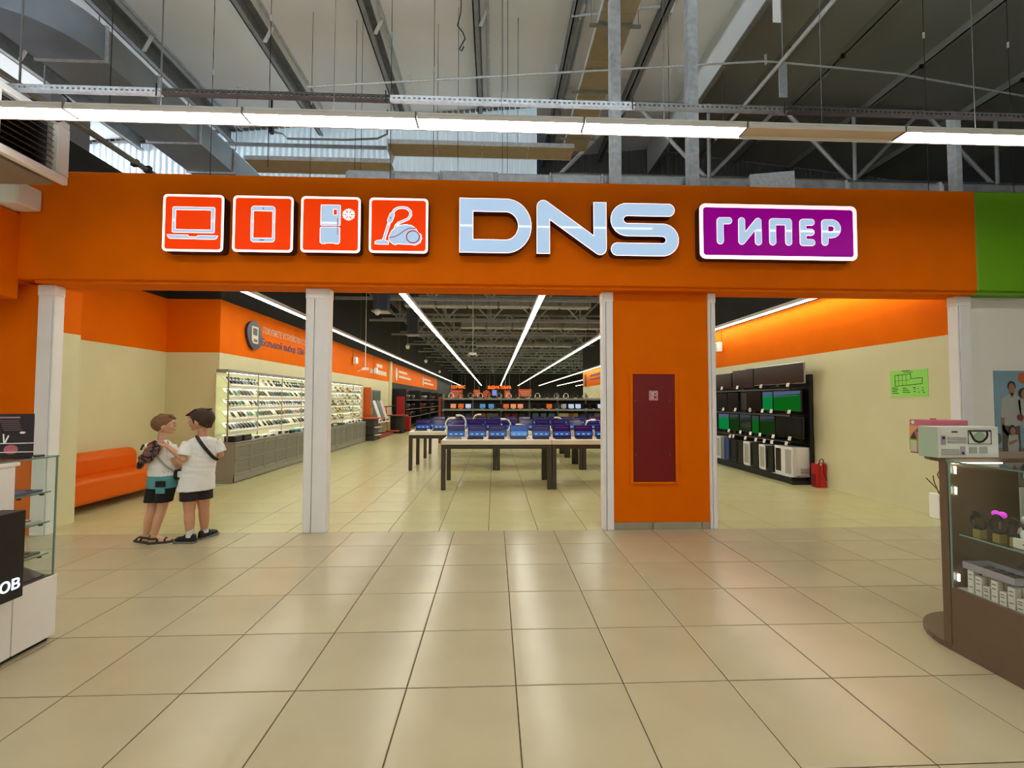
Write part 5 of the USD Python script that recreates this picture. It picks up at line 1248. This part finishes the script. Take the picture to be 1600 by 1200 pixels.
# boxes on top
tt = thing('product_box', 'white product box with a printed mask picture on the brown counter top', 'box')
WB = mat('white_carton', S(214, 212, 198), .45)
part(tt, 'carton', box(2.875, 3.285, 2.765, 2.90, 1.2085, 1.41, .003), WB)
part(tt, 'side_face', box(2.872, 2.8745, 2.768, 2.897, 1.211, 1.407), mat('pale_green_card', S(168, 190, 166), .5))
Fp = lambda name, poly, m, lift=.0015: part(tt, name, place(prism(poly, .001), (2.875, 2.765 - lift, 1.2085), *FRONT), m)
PRG = mat('print_grey', S(150, 148, 136), .5); PRL = mat('print_lilac', S(160, 144, 150), .5)
Fp('text_block', unary_union([sbox(.06, .095 + .011 * k, .19, .10 + .011 * k) for k in range(4)] + [sbox(.02, .02 + .011 * k, .14, .025 + .011 * k) for k in range(4)]), PRG)
Fp('title', sbox(.09, .165, .13, .173), DKGREY)
Fp('photo_panel', unary_union([sbox(.018, .085, .05, .145), sbox(.145, .02, .18, .075)]), PRL)
Fp('photo_dot', unary_union([Point(.035, .13).buffer(.008), Point(.163, .032).buffer(.008)]), BLACK, .0025)
Fp('picture_frame', sbox(.2, .088, .36, .18).difference(sbox(.204, .092, .356, .17)), DKGREY)
Fp('picture', ell(.278, .135, .04, .032), mat('mask_green', S(150, 166, 130), .5))
Fp('picture_strap', LineString([(.215, .165), (.225, .15), (.235, .125), (.25, .11), (.275, .102), (.30, .108), (.325, .13), (.333, .15), (.33, .165)]).buffer(.006), BLACK, .0025)
Fp('icon_block', unary_union([sbox(.205, .03, .26, .07), sbox(.275, .03, .33, .07)]), PRG)
tt = thing('product_box', 'pink and green product box at the far end of the brown counter top', 'box')
part(tt, 'carton', box(2.985, 3.25, 2.915, 3.075, 1.2085, 1.445, .003), mat('pink_card', S(196, 104, 120), .45))
part(tt, 'hang_tab', box(3.07, 3.11, 3.0, 3.006, 1.445, 1.455), mat('pink_card', S(196, 104, 120), .45))
Fp = lambda name, poly, m, lift=.0015: part(tt, name, place(prism(affinity.scale(poly, .16 / .175, 1, origin=(0, 0)), .001), (2.985 - lift, 3.074, 1.2085), *RIGHTW), m)
Fp('orange_field', Polygon([(0, .11), (.075, .19), (.0, .2)]), mat('box_orange', S(220, 160, 110), .5)); Fp('green_field', sbox(.0, .02, .085, .11), mat('box_green', S(150, 164, 50), .5))
Fp('tree', unary_union([Polygon([(.01, .10), (.06, .10), (.035, .15)]), Polygon([(.06, .15), (.09, .15), (.08, .19)])]), mat('box_tree', S(40, 70, 40), .5), .0025)
Fp('white_panel', sbox(.008, .01, .06, .09), mat('box_panel', S(206, 204, 180), .5), .0028); Fp('picture_panel', sbox(.095, .10, .17, .2), mat('box_panel_grey', S(170, 170, 156), .5))
Fp('disc', Point(.125, .055).buffer(.034), mat('box_disc', S(170, 110, 140), .5), .0025); Fp('disc_core', Point(.122, .06).buffer(.014), mat('box_core', S(130, 40, 70), .5), .0035); Fp('emblem', Point(.03, .218).buffer(.014), TAGW)
Fp('red_base', sbox(.09, .002, .172, .035), mat('box_red', S(160, 40, 60), .5), .002)

# ================================================================ LEFT COUNTER (white, glass)
t = thing('display_counter', 'white display counter with a glass case at the left edge', 'display counter')
for a, b in ((1.6, 2.21), (2.215, 2.832), (2.836, 3.105)): part(t, 'base_panel', box(-2.905, -2.89, a, b - .002, .03, .42, .002), WHITEG)
part(t, 'base_body', box(-3.55, -2.905, 1.6, 3.105, .03, .41), WHITEG)
part(t, 'plinth', box(-3.5, -2.92, 1.6, 3.08, 0, .03), BLACKM)
part(t, 'deck', box(-3.55, -2.90, 1.6, 3.1, .41, .42), mat('deck_dark', S(70, 62, 54), .35))
part(t, 'front_glass', box(-2.905, -2.899, 2.83, 3.085, .425, 1.195), GLASS)
part(t, 'end_glass', box(-3.5, -2.905, 3.079, 3.085, .425, 1.195), GLASS)
part(t, 'top_glass', box(-3.5, -2.895, 2.3, 3.09, 1.195, 1.203), GLASS)
part(t, 'glass_edge', [box(-2.905, -2.897, 3.079, 3.087, .425, 1.203), box(-2.8955, -2.893, 2.3, 3.09, 1.1945, 1.2035), box(-3.5, -2.895, 3.089, 3.091, 1.1945, 1.2035)], GLASSE)
for z in (.565, .77, .965):
    part(t, 'shelf_glass', box(-3.45, -2.92, 2.84, 3.065, z, z + .008), GLASS)
    part(t, 'shelf_edge', box(-2.92, -2.915, 2.84, 3.065, z, z + .008), GLASSE)
    part(t, 'shelf_clip', [cyl((-2.93, y, z - .012), (-2.93, y, z - .002), .012, 10) for y in (2.88, 3.02)], BLACK)
part(t, 'drawer_box', box(-3.45, -2.893, 1.9, 2.822, .42, 1.17, .004), WHITEG)
part(t, 'drawer_top', box(-3.47, -2.885, 1.9, 2.84, 1.17, 1.192, .003), WHITEG)
for k, (z, c, lab) in enumerate(((.974, S(70, 90, 130), 'blue-grey phone case lying on the top shelf of the left glass case'), (.779, S(210, 208, 196), 'pale phone case lying on the middle shelf of the left glass case'), (.574, S(96, 96, 90), 'grey phone case lying on the lowest shelf of the left glass case'))):
    tt = thing('phone_case', lab, 'phone case'); m_ = mat(f'left_case_{k}', c, .35)
    part(tt, 'shell', box(-3.1, -2.94, 2.86, 3.04, z, z + .014, .004), m_); part(tt, 'camera_rim', cyl((-2.98, 2.99, z + .014), (-2.98, 2.99, z + .017), .015, 12), BLACK)
for k in range(4):
    tt = thing('phone_case', f'dark phone case on the floor of the left glass case, {ORD[k]} from the near side', 'phone case', group='dark phone cases in the left glass case')
    part(tt, 'shell', place(box(-.04, .04, 0, .15, 0, .012, .003), (-2.94, 2.86 + .055 * k, .42), (0, 1, 0), (-.93, 0, .36)), mat('case_dark_brown', S(64, 56, 48), .35)); part(tt, 'camera_rim', cyl((-3.04, 2.86 + .055 * k, .464), (-3.04, 2.86 + .055 * k, .475), .01, 10), BLACK)
t = thing('light_sign', 'black box sign with glowing white letters ОНОВ on the front of the left counter', 'sign')
part(t, 'box_body', box(-2.889, -2.752, 1.9, 2.752, .425, .925, .004), BLACK)
part(t, 'letters', text('ТЕЛЕФОНОВ', .06, (-2.751, 2.725 - .50, .485), LEFTW, .003, True, .50), emat('sign_letter_glow', (.86, .92, 1.0), 1.6))
t = thing('brochure_stand', 'dark printed card in a clear acrylic stand on the left glass counter', 'card stand')
ex, ey = np.array([.97, .24, 0]), np.array([-.10, .10, .99])
o = np.array([-3.245, 2.86, 1.205])
part(t, 'card', place(prism(Polygon([(0, .0), (.34, .0), (.34, .28), (0, .28)]), .004), o, ex, ey), mat('card_dark', S(44, 32, 36), .3))
Bp = lambda name, poly, m: part(t, name, place(prism(poly, .0012), o + np.cross(ex, ey) * .0042, ex, ey), m)
Bp('heading', sbox(.16, .252, .27, .262), mat('card_text', S(150, 130, 130), .5)); Bp('text_block', unary_union([sbox(.17 + .004 * k, .235 - .012 * k, .265 + .003 * k, .239 - .012 * k) for k in range(6)]), mat('card_text_dim', S(120, 96, 96), .5))
Bp('pink_spot', ell(.23, .055, .035, .03), mat('card_pink', S(190, 96, 110), .4)); Bp('orange_spot', ell(.06, .13, .05, .1), mat('card_orange', S(150, 74, 40), .4)); Bp('pale_mark', unary_union([LineString([(.19, .15), (.195, .10)]).buffer(.004), LineString([(.215, .14), (.20, .10)]).buffer(.004), ell(.285, .16, .015, .007)]), TAGW)
part(t, 'acrylic_strip', [place(box(.13, .345, 0, .006, .004, .012), o + ey * h_, ex, ey) for h_ in (.0, .035, .09)], mat('acrylic_edge', S(226, 226, 220), .1, spec=.8))
part(t, 'foot', place(box(0, .34, -.0, .01, -.1, .03), o + np.array([0, 0, -.001]), ex, (0, 0, 1)), BLACK)
# ================================================================ THE TWO BOYS
def ball(p, r, n=14): return Manifold.sphere(r, n).translate(tuple(map(float, p)))
def bone(a, ra, b, rb): return Manifold.batch_hull([ball(a, ra), ball(b, rb)])
def chain(*pr): return [bone(pr[i][0], pr[i][1], pr[i + 1][0], pr[i + 1][1]) for i in range(len(pr) - 1)]
def U(ms): return Manifold.batch_boolean(ms, m3.OpType.Add)
def finish(m, edge, it=8):
    m = m.refine_to_length(edge); q = m.to_mesh()
    tm = trimesh.Trimesh(q.vert_properties[:, :3], q.tri_verts, process=True)
    trimesh.smoothing.filter_taubin(tm, lamb=.5, nu=.53, iterations=it)
    return tm
def ring(c, rx, ry, wdir, n=24, up=(0, 0, 1)):
    w = np.array(wdir, float); w /= np.linalg.norm(w); u = np.array(up, float); d = np.cross(u, w); d /= np.linalg.norm(d)
    a = np.arange(n) * 2 * PI / n
    return np.array(c, float) + rx * np.cos(a)[:, None] * w + ry * np.sin(a)[:, None] * d
def loft(rings): return U([Manifold.hull_points(np.vstack([rings[i], rings[i + 1]])) for i in range(len(rings) - 1)])

def crumple(m, a=.016):
    p = m.vertices * [9, 9, 5] + 3.1 * np.sin(m.vertices[:, [2]] * 7)
    m.vertices = m.vertices + m.vertex_normals * ((meshkit.fbm(p, 3, 7) - .5) * a)[:, None]
    return m

def head_parts(c, yaw, s=1.0):
    """skin pieces, hair, eyes, brows, mouth; local +x is where the face looks"""
    def X(p): 
        p = np.array(p, float) * s; cs, sn = math.cos(yaw), math.sin(yaw)
        return (c[0] + cs * p[0] - sn * p[1], c[1] + sn * p[0] + cs * p[1], c[2] + p[2])
    def E(p, r, n=24):
        m = Manifold.sphere(1.0, n).scale((r[0] * s, r[1] * s, r[2] * s)).rotate((0, 0, math.degrees(yaw))); return m.translate(X(p))
    skin = [E((-.005, 0, .022), (.098, .078, .088)), Manifold.batch_hull([E((.045, 0, .02), (.045, .058, .06)), E((.058, 0, -.062), (.026, .024, .02)), E((.0, 0, -.035), (.05, .056, .04))]),
            bone(X((.088, 0, .016)), .008 * s, X((.104, 0, -.012)), .0115 * s), E((.086, 0, -.040), (.010, .022, .006)), E((.086, 0, -.050), (.009, .018, .006)), E((.080, .0, .036), (.014, .052, .012)), E((.062, 0, -.076), (.022, .022, .014)),
            E((.055, .038, -.01), (.03, .022, .026)), E((.055, -.038, -.01), (.03, .022, .026))]
    for q in (-1, 1): skin += [E((-.002, q * .076, -.005), (.022, .010, .031)), E((.004, q * .083, -.004), (.010, .007, .02))]
    return skin, X, E

def hand(w, d, side, curl=.5, s=1.0, spread=.9):
    """palm and five bent fingers; d: direction of the fingers, side: direction from little finger towards thumb, n: back of the hand"""
    d = np.array(d, float); d /= np.linalg.norm(d); side = np.array(side, float); side -= d * (d @ side); side /= np.linalg.norm(side); n = np.cross(d, side)
    w = np.array(w, float); P = lambda a, b, c: w + (d * a + side * b + n * c) * s
    out = [Manifold.batch_hull([ball(P(.006, .014, 0), .015 * s), ball(P(.006, -.012, 0), .014 * s), ball(P(.062, .028, 0), .011 * s), ball(P(.058, -.026, 0), .010 * s)])]
    for k, (b, ln) in enumerate(((.027, .058), (.0095, .066), (-.009, .060), (-.0265, .046))):
        a = P(.058, b, 0); c1 = curl * .5; 
        p1 = a + (d * math.cos(c1) - n * math.sin(c1)) * ln * .45 * s + side * (b * .22) * s; c2 = curl * 1.2
        p2 = p1 + (d * math.cos(c2) - n * math.sin(c2)) * ln * .33 * s; c3 = curl * 1.7
        p3 = p2 + (d * math.cos(c3) - n * math.sin(c3)) * ln * .25 * s
        out += chain((a, .0085 * s), (p1, .0078 * s), (p2, .0072 * s), (p3, .0062 * s))
    t0 = P(.016, .022, -.004); t1 = t0 + (side * .75 + d * .62 - n * .25) / 1.05 * .032 * s; t2 = t1 + (side * .35 + d * .85 - n * .3) * .026 * s
    return out + chain((t0, .0105 * s), (t1, .009 * s), (t2, .0075 * s))

SKIN1 = mat('skin_fair_tan', S(222, 170, 136), .5); SKIN2 = mat('skin_tan', S(212, 156, 122), .5)
HAIR1 = mat('hair_light_brown', S(122, 84, 44), .6, namt=.25, nscale=60, bump=.6, bscale=90); HAIR2 = mat('hair_dark_brown', S(60, 38, 22), .6, namt=.25, nscale=60, bump=.6, bscale=90)
TEE = mat('white_cotton', S(242, 240, 234), .85, bump=.25, bscale=22); TEAL = mat('teal_cloth', S(88, 158, 160), .8); SHB = mat('black_shorts_cloth', S(24, 22, 24), .8, bump=.2, bscale=20); SHD = mat('dark_plum_cloth', S(40, 34, 38), .8, bump=.2, bscale=20)
EYEW = mat('eye_white', S(220, 214, 206), .3); EYED = mat('eye_dark', S(40, 26, 18), .3); LIP = mat('lip', S(168, 96, 82), .5)

def face_bits(t, X, E, hairm):
    part(t, 'eye', [E((.082, q * .032, .016), (.010, .0125, .008)) for q in (1,)], EYEW, smooth=True); part(t, 'eye', [E((.082, q * .032, .016), (.010, .0125, .008)) for q in (-1,)], EYEW, smooth=True)
    part(t, 'iris', [trimesh.Trimesh(*meshkit.arrays(E((.090, q * .033, .016), (.0045, .006, .006)))[:2]) for q in (1, -1)], EYED)
    part(t, 'eyebrow', [trimesh.Trimesh(*meshkit.arrays(E((.088, q * .034, .036), (.007, .019, .0045)))[:2]) for q in (1, -1)], hairm)
    part(t, 'mouth', E((.0925, 0, -.045), (.006, .019, .0035)), LIP)

# ---------------------------------------------------------------- boy on the left
t = thing('person', 'boy with light brown hair, white t-shirt, teal and black shorts, jacket over his shoulder', 'person')
W1 = np.array([1.0, 0, 0]); F1 = np.array([0, 1.0, 0])
skin, X, E = head_parts((-3.668, 5.10, 1.282), .55, 1.03)
shR, elR, wrR = np.array([-3.575, 5.10, 1.04]), np.array([-3.525, 5.08, .89]), np.array([-3.52, 5.18, .795])
shL, elL, wrL = np.array([-3.825, 5.105, 1.045]), np.array([-3.87, 5.15, .885]), np.array([-3.79, 5.27, .86])
hips = [np.array([-3.725, 5.10, .66]), np.array([-3.615, 5.10, .66])]
knees = [np.array([-3.772, 5.10, .355]), np.array([-3.662, 5.085, .355])]
ank = [np.array([-3.826, 5.10, .075]), np.array([-3.712, 5.06, .075])]
sk = skin + chain(((-3.685, 5.105, 1.20), .041), ((-3.70, 5.105, 1.08), .046)) + [loft([ring((-3.70, 5.10, 1.09), .07, .05, W1), ring((-3.70, 5.10, 1.05), .12, .065, W1), ring((-3.695, 5.10, .92), .115, .07, W1), ring((-3.675, 5.10, .76), .11, .07, W1), ring((-3.67, 5.10, .62), .115, .08, W1)])]
sk += chain((shR, .04), (elR, .030), (wrR, .021)) + chain((shL, .04), (elL, .030), (wrL, .021)) + hand(wrR, (.15, .75, -.5), (-.6, -.2, -.6), .7, .85) + hand(wrL, (.5, .7, .1), (0, .1, 1), .8, .85)
dirs = [np.array([-.86, .42, 0]), np.array([.93, .36, 0])]
for k in range(2):
    d = dirs[k] / np.linalg.norm(dirs[k]); a = ank[k]
    sk += chain((hips[k], .078), (knees[k], .047), (knees[k] * .62 + ank[k] * .38 - F1 * .012, .046), (a, .027))
    hl = a - d * .03 - [0, 0, .04]; ba = a + d * .10 - [0, 0, .052]; to = a + d * .145 - [0, 0, .056]
    sk += [Manifold.batch_hull([ball(a, .027), ball(hl, .024), ball(ba, .022)]), Manifold.batch_hull([ball(ba + np.cross(d, [0, 0, 1]) * .018, .017), ball(ba - np.cross(d, [0, 0, 1]) * .02, .016), ball(hl, .022), ball(to, .013)])]
part(t, 'body', finish(U(sk), .008, 6), SKIN1, smooth=True)
hr = Manifold.sphere(1, 32).scale((.107 * 1.03, .087 * 1.03, .097 * 1.03)).rotate((0, 0, math.degrees(.55))).translate(X((-.012, 0, .028)))
nrm = np.array([-.70 * math.cos(.55), -.70 * math.sin(.55), .71]); nrm /= np.linalg.norm(nrm)
hr = hr.trim_by_plane(tuple(nrm), float(nrm @ np.array(X((.02, 0, .012)))))
hr = U([hr, bone(X((.05, -.03, .105)), .022, X((.088, .02, .078)), .014), bone(X((-.03, 0, .105)), .03, X((.06, .02, .10)), .022), bone(X((-.082, 0, .0)), .022, X((-.055, 0, -.045)), .012)])
part(t, 'hair', finish(hr, .008, 4), HAIR1, smooth=True)
face_bits(t, X, E, HAIR1)
sleeve = lambda a, b, r0, r1: loft([ring(a, r0, r0, np.cross(b - a, [0, 0, 1.0]) + [1e-3, 0, 0], 20, b - a), ring(b, r1, r1, np.cross(b - a, [0, 0, 1.0]) + [1e-3, 0, 0], 20, b - a)])
tee = [loft([ring((-3.695, 5.105, 1.125), .055, .052, W1), ring((-3.70, 5.10, 1.085), .115, .068, W1), ring((-3.70, 5.10, 1.03), .148, .085, W1), ring((-3.695, 5.10, .92), .145, .092, W1), ring((-3.68, 5.10, .82), .14, .098, W1), ring((-3.672, 5.10, .735), .148, .108, W1)]),
       sleeve(shR + [-.02, 0, .02], shR * .22 + elR * .78, .058, .062), sleeve(shL + [.02, 0, .02], shL * .22 + elL * .78, .058, .062)]
part(t, 't_shirt', crumple(finish(U(tee), .013, 5)), TEE, smooth=True)
sh = loft([ring((-3.672, 5.10, .79), .135, .098, W1), ring((-3.67, 5.10, .70), .15, .112, W1), ring((-3.67, 5.10, .60), .15, .115, W1)])
legs = [loft([ring(hips[k] * .9 + knees[k] * .1 + [0, 0, .0], .09, .095, W1), ring((hips[k] * .30 + knees[k] * .70)[:2].tolist() + [.45], .088, .092, W1)]) for k in range(2)]
allsh = finish(U([sh] + legs), .014, 4)
upper = trimesh.intersections.slice_mesh_plane(allsh, [0, 0, 1], [0, 0, .605]); lower = trimesh.intersections.slice_mesh_plane(allsh, [0, 0, -1], [0, 0, .605])
part(t, 'shorts_upper', upper, TEAL, smooth=True); part(t, 'shorts_lower', lower, SHB, smooth=True)
pk_n = -F1; pk_o = np.array([-3.605, 5.10, 0]) + pk_n * .110
def on_back(o, x0, x1, z0, z1, th=.006): return place(box(x0, x1, z0, z1, -.012, th, .003), o, W1, (0, 0, 1))
part(t, 'back_pocket', on_back(pk_o, -.055, .04, .555, .655), TEAL, 'teal back pocket'); part(t, 'pocket_flap', on_back(pk_o, -.056, .041, .625, .69, .010), SHB)
SAND = mat('sandal_dark', S(44, 38, 36), .6); SOLE = mat('sandal_sole', S(62, 62, 46), .6)
for k in range(2):
    d = dirs[k] / np.linalg.norm(dirs[k]); s_ = np.cross(d, [0, 0, 1]); a = ank[k]; g = np.array([a[0], a[1], 0.0])
    prof = Polygon([(-.062, 0), (-.05, .03), (0, .034), (.06, .036), (.11, .046), (.15, .042), (.178, .012), (.172, -.02), (.13, -.045), (.06, -.038), (0, -.034), (-.05, -.03)]).buffer(.004)
    so = place(prism(prof, .02), g, d, s_ * -1 if False else np.cross([0, 0, 1], d)); p_ = part(t, 'sandal', so, SOLE)
    st_ = []
    for f, h_, w_ in ((.035, .062, .035), (.105, .05, .042)):
        st_.append(tube([g + d * f + s_ * w_ * math.cos(q) + np.array([0, 0, .018 + h_ * .62 * math.sin(q)]) for q in np.linspace(0, PI, 9)], .010, 6))
    st_.append(tube([g + d * (.03 - .085 * math.sin(q)) + s_ * .036 * math.cos(q) + np.array([0, 0, .06]) for q in np.linspace(0, PI, 9)], .011, 6))
    part(p_, 'strap', st_, SAND)

# jacket and waist bag of the left boy
CAMO = usdkit.material(stage, '/World/Looks/camouflage_cloth', {'tc': ('texture_coordinate', {}), 'n': ('noise_texture', {'scale': 14.0, 'detail': 1.5, 'distortion': .6}), 'r': ('rgb_ramp', {'ramp': [(0, S(40, 26, 26)), (.42, S(40, 26, 26)), (.43, S(120, 96, 90)), (.5, S(150, 134, 128)), (.51, S(84, 44, 40)), (.58, S(84, 44, 40)), (.59, S(190, 104, 66)), (1, S(190, 110, 74))], 'interpolate': False}), 'p': ('principled_bsdf', {'roughness': .8})},
                       [('tc.object', 'n.vector'), ('n.fac', 'r.fac'), ('r.color', 'p.base_color')], surface='p.BSDF')
jk = U(chain(((-3.64, 5.0, 1.10), .026), ((-3.685, 4.985, 1.045), .046), ((-3.74, 4.975, .975), .058), ((-3.79, 4.975, .91), .048), ((-3.83, 4.985, .86), .028), ((-3.845, 4.985, .845), .018)) + chain(((-3.64, 5.0, 1.10), .026), ((-3.74, 5.03, 1.085), .028), ((-3.78, 5.02, 1.0), .036)) + chain(((-3.635, 4.99, 1.08), .02), ((-3.655, 4.975, 1.0), .028), ((-3.725, 4.965, .92), .028)))
jm = finish(jk, .009, 3)
nz = meshkit.fbm(jm.vertices * 22, 3, 5) - .5; jm.vertices = jm.vertices + jm.vertex_normals * (nz * .05)[:, None]
tj = thing('jacket', 'brown and orange camouflage jacket slung over the left boy\'s shoulder', 'jacket'); part(tj, 'cloth', jm, CAMO, smooth=True)
part(tj, 'strap', tube([(-3.78, 4.965, 1.09), (-3.79, 4.955, 1.06), (-3.80, 4.955, 1.03)], .009, 6), BLACK)
tw = thing('waist_bag', 'small black and white bag on a strap at the left boy\'s hip', 'bag')
part(tw, 'pouch', rbox(-3.535, -3.455, 5.06, 5.16, .69, .80, .025), SHB, smooth=40); part(tw, 'white_panel', rbox(-3.485, -3.445, 5.05, 5.12, .715, .785, .015), TEE, smooth=40)
part(tw, 'strap', tube([(-3.715, 5.0, 1.02), (-3.672, 4.995, .965), (-3.62, 4.99, .91), (-3.571, 4.995, .858), (-3.535, 5.015, .82), (-3.515, 5.05, .79)], .011, 6), mat('strap_grey', S(170, 168, 160), .7))
tw2 = thing('plastic_bag', 'pale carrier bag hanging between the two boys', 'bag')
pbm = finish(U([Manifold.batch_hull([ball((-3.50, 5.16, .62), .03), ball((-3.47, 5.22, .52), .035), ball((-3.52, 5.2, .51), .03), ball((-3.50, 5.17, .70), .015)])]), .01, 2)
pbm.vertices = pbm.vertices + pbm.vertex_normals * ((meshkit.fbm(pbm.vertices * 30, 3, 2) - .5) * .02)[:, None]
part(tw2, 'sack', pbm, mat('bag_plastic', S(170, 176, 168), .35), smooth=True); part(tw2, 'handle', tube([(-3.50, 5.17, .69), (-3.495, 5.165, .73), (-3.497, 5.16, .775)], .006, 6), mat('bag_plastic', S(170, 176, 168), .35))

# ---------------------------------------------------------------- boy on the right
t = thing('person', 'boy with dark brown hair, long white t-shirt and dark shorts, black strap across his back', 'person')
W2 = np.array([.80, .60, 0]); F2 = np.array([-.60, .80, 0]); yaw2 = 3.22
skin, X, E = head_parts((-3.272, 5.10, 1.335), yaw2, 1.16)
shR, elR, wrR = np.array([-3.14, 5.185, 1.085]), np.array([-3.105, 5.20, .95]), np.array([-3.21, 5.31, .915])
shL, elL, wrL = np.array([-3.365, 5.015, 1.085]), np.array([-3.345, 4.94, .935]), np.array([-3.525, 4.955, 1.07])
hips = [np.array([-3.348, 5.065, .62]), np.array([-3.256, 5.135, .62])]
knees = [np.array([-3.350, 5.07, .34]), np.array([-3.265, 5.18, .34])]
ank = [np.array([-3.338, 5.07, .085]), np.array([-3.285, 5.235, .085])]
sk = skin + chain(((-3.255, 5.11, 1.25), .048), ((-3.25, 5.105, 1.13), .054)) + [loft([ring((-3.25, 5.10, 1.14), .07, .05, W2), ring((-3.25, 5.10, 1.09), .125, .07, W2), ring((-3.26, 5.10, .95), .12, .075, W2), ring((-3.28, 5.10, .78), .115, .08, W2), ring((-3.30, 5.10, .62), .12, .085, W2)])]
sk += chain((shR, .042), (elR, .032), (wrR, .022)) + chain((shL, .042), (elL, .034), (wrL, .023)) + hand(wrR, (-.6, .6, .1), (0, 0, 1), .8, .88) + hand(wrL, (-.90, .10, .38), (.1, .95, .2), .42, .95)
dirs = [np.array([-.97, .12, 0]), np.array([.25, .97, 0])]
for k in range(2):
    a = ank[k]
    sk += chain((hips[k], .085), (knees[k], .052), (knees[k] * .62 + ank[k] * .38 - F2 * .012, .052), (a, .033), (a - [0, 0, .03], .033))
part(t, 'body', finish(U(sk), .008, 6), SKIN2, smooth=True)
hr = Manifold.sphere(1, 32).scale((.127, .104, .116)).rotate((0, 0, math.degrees(yaw2))).translate(X((-.012, 0, .028)))
nrm = np.array([-.66 * math.cos(yaw2), -.66 * math.sin(yaw2), .75]); nrm /= np.linalg.norm(nrm)
hr = hr.trim_by_plane(tuple(nrm), float(nrm @ np.array(X((.03, 0, .012)))))
hr = U([hr] + [bone(X((.03, q, .095)), .03, X((.112, q * 1.1, .055)), .009) for q in (-.045, -.02, .005, .03)] + [bone(X((-.085, q, .02)), .022, X((-.075, q * .8, -.06)), .010) for q in (-.035, -.01, .02, .04)] + [bone(X((-.05, q, .10)), .02, X((-.085, q, .118)), .006) for q in (-.02, .02)] + [bone(X((.03, q * .078, .03)), .014, X((.018, q * .08, -.015)), .007) for q in (-1, 1)])
part(t, 'hair', finish(hr, .008, 3), HAIR2, smooth=True)
face_bits(t, X, E, HAIR2)
tee = [loft([ring((-3.25, 5.10, 1.165), .062, .058, W2), ring((-3.25, 5.10, 1.13), .13, .075, W2), ring((-3.25, 5.10, 1.075), .158, .09, W2), ring((-3.262, 5.10, .95), .152, .098, W2), ring((-3.282, 5.10, .78), .158, .11, W2), ring((-3.306, 5.10, .575), .182, .128, W2)]),
       sleeve(shR + [-.02, 0, .02], shR * .2 + elR * .8, .06, .068), sleeve(shL + [.02, 0, .02], shL * .2 + elL * .8, .06, .07)]
part(t, 't_shirt', crumple(finish(U(tee), .013, 5)), TEE, smooth=True)
legs = [loft([ring(hips[k] + [0, 0, .03], .095, .10, W2), ring((hips[k] * .45 + knees[k] * .55)[:2].tolist() + [.468], .092, .098, W2)]) for k in range(2)]
part(t, 'shorts', finish(U([loft([ring((-3.30, 5.10, .70), .13, .10, W2), ring((-3.30, 5.10, .60), .155, .115, W2)])] + legs), .014, 4), SHD, smooth=True)
SHOE = mat('shoe_black', S(22, 22, 22), .6); SHS = mat('shoe_sole_grey', S(120, 118, 108), .6); SOCK = mat('sock_white', S(220, 218, 214), .85)
for k in range(2):
    d = dirs[k] / np.linalg.norm(dirs[k]); s_ = np.cross([0, 0, 1], d); a = ank[k]; g = np.array([a[0], a[1], 0.0])
    prof = Polygon([(-.07, 0), (-.06, .032), (0, .038), (.06, .04), (.11, .05), (.15, .044), (.178, .012), (.172, -.02), (.13, -.046), (.06, -.042), (0, -.036), (-.06, -.032)]).buffer(.006)
    p_ = part(t, 'shoe', finish(U([Manifold.batch_hull([ball(g + d * -.045 + [0, 0, .035], .032), ball(g + d * -.045 + [0, 0, .075], .026), ball(g + d * .03 + [0, 0, .07], .034), ball(g + d * .05 + [0, 0, .04], .038)]), Manifold.batch_hull([ball(g + d * .02 + [0, 0, .045], .040), ball(g + d * .11 + s_ * .012 + [0, 0, .036], .034), ball(g + d * .145 + [0, 0, .030], .026)])]), .009, 4), SHOE, smooth=True)
    part(p_, 'sole', place(prism(prof, .022), g, d, s_), SHS)
    part(t, 'sock', loft([ring(a + [0, 0, -.02], .04, .042, W2), ring(a + [0, 0, .075], .041, .043, W2)]), SOCK, smooth=40)
ts = thing('sling_bag', 'black sling bag strap running over the right boy\'s back from left shoulder to right side', 'bag')
stp = [(-3.30, 5.06, 1.165), (-3.258, 5.025, 1.16), (-3.212, 5.008, 1.11), (-3.172, 5.015, 1.05), (-3.138, 5.04, .99), (-3.112, 5.075, .935), (-3.095, 5.13, .90)]
rib = []
for a, b in zip(stp[:-1], stp[1:]):
    a, b = np.array(a), np.array(b); dd = (b - a) / np.linalg.norm(b - a); n_ = np.array([.25, -.95, .2]); n_ -= dd * (dd @ n_); n_ /= np.linalg.norm(n_); w_ = np.cross(dd, n_)
    rib.append(place(box(-.004, np.linalg.norm(b - a) + .004, -.017, .017, -.004, .004, .002), a, dd, w_))
part(ts, 'strap', rib, BLACK); part(ts, 'buckle', place(box(-.02, .02, -.012, .012, -.006, .008, .003), (-3.125, 5.055, .965), (.4, .35, -.85), (.8, .5, .4)), BLACK)
part(ts, 'pouch', rbox(-3.50, -3.42, 5.19, 5.30, .72, .86, .025), SHB, smooth=40)
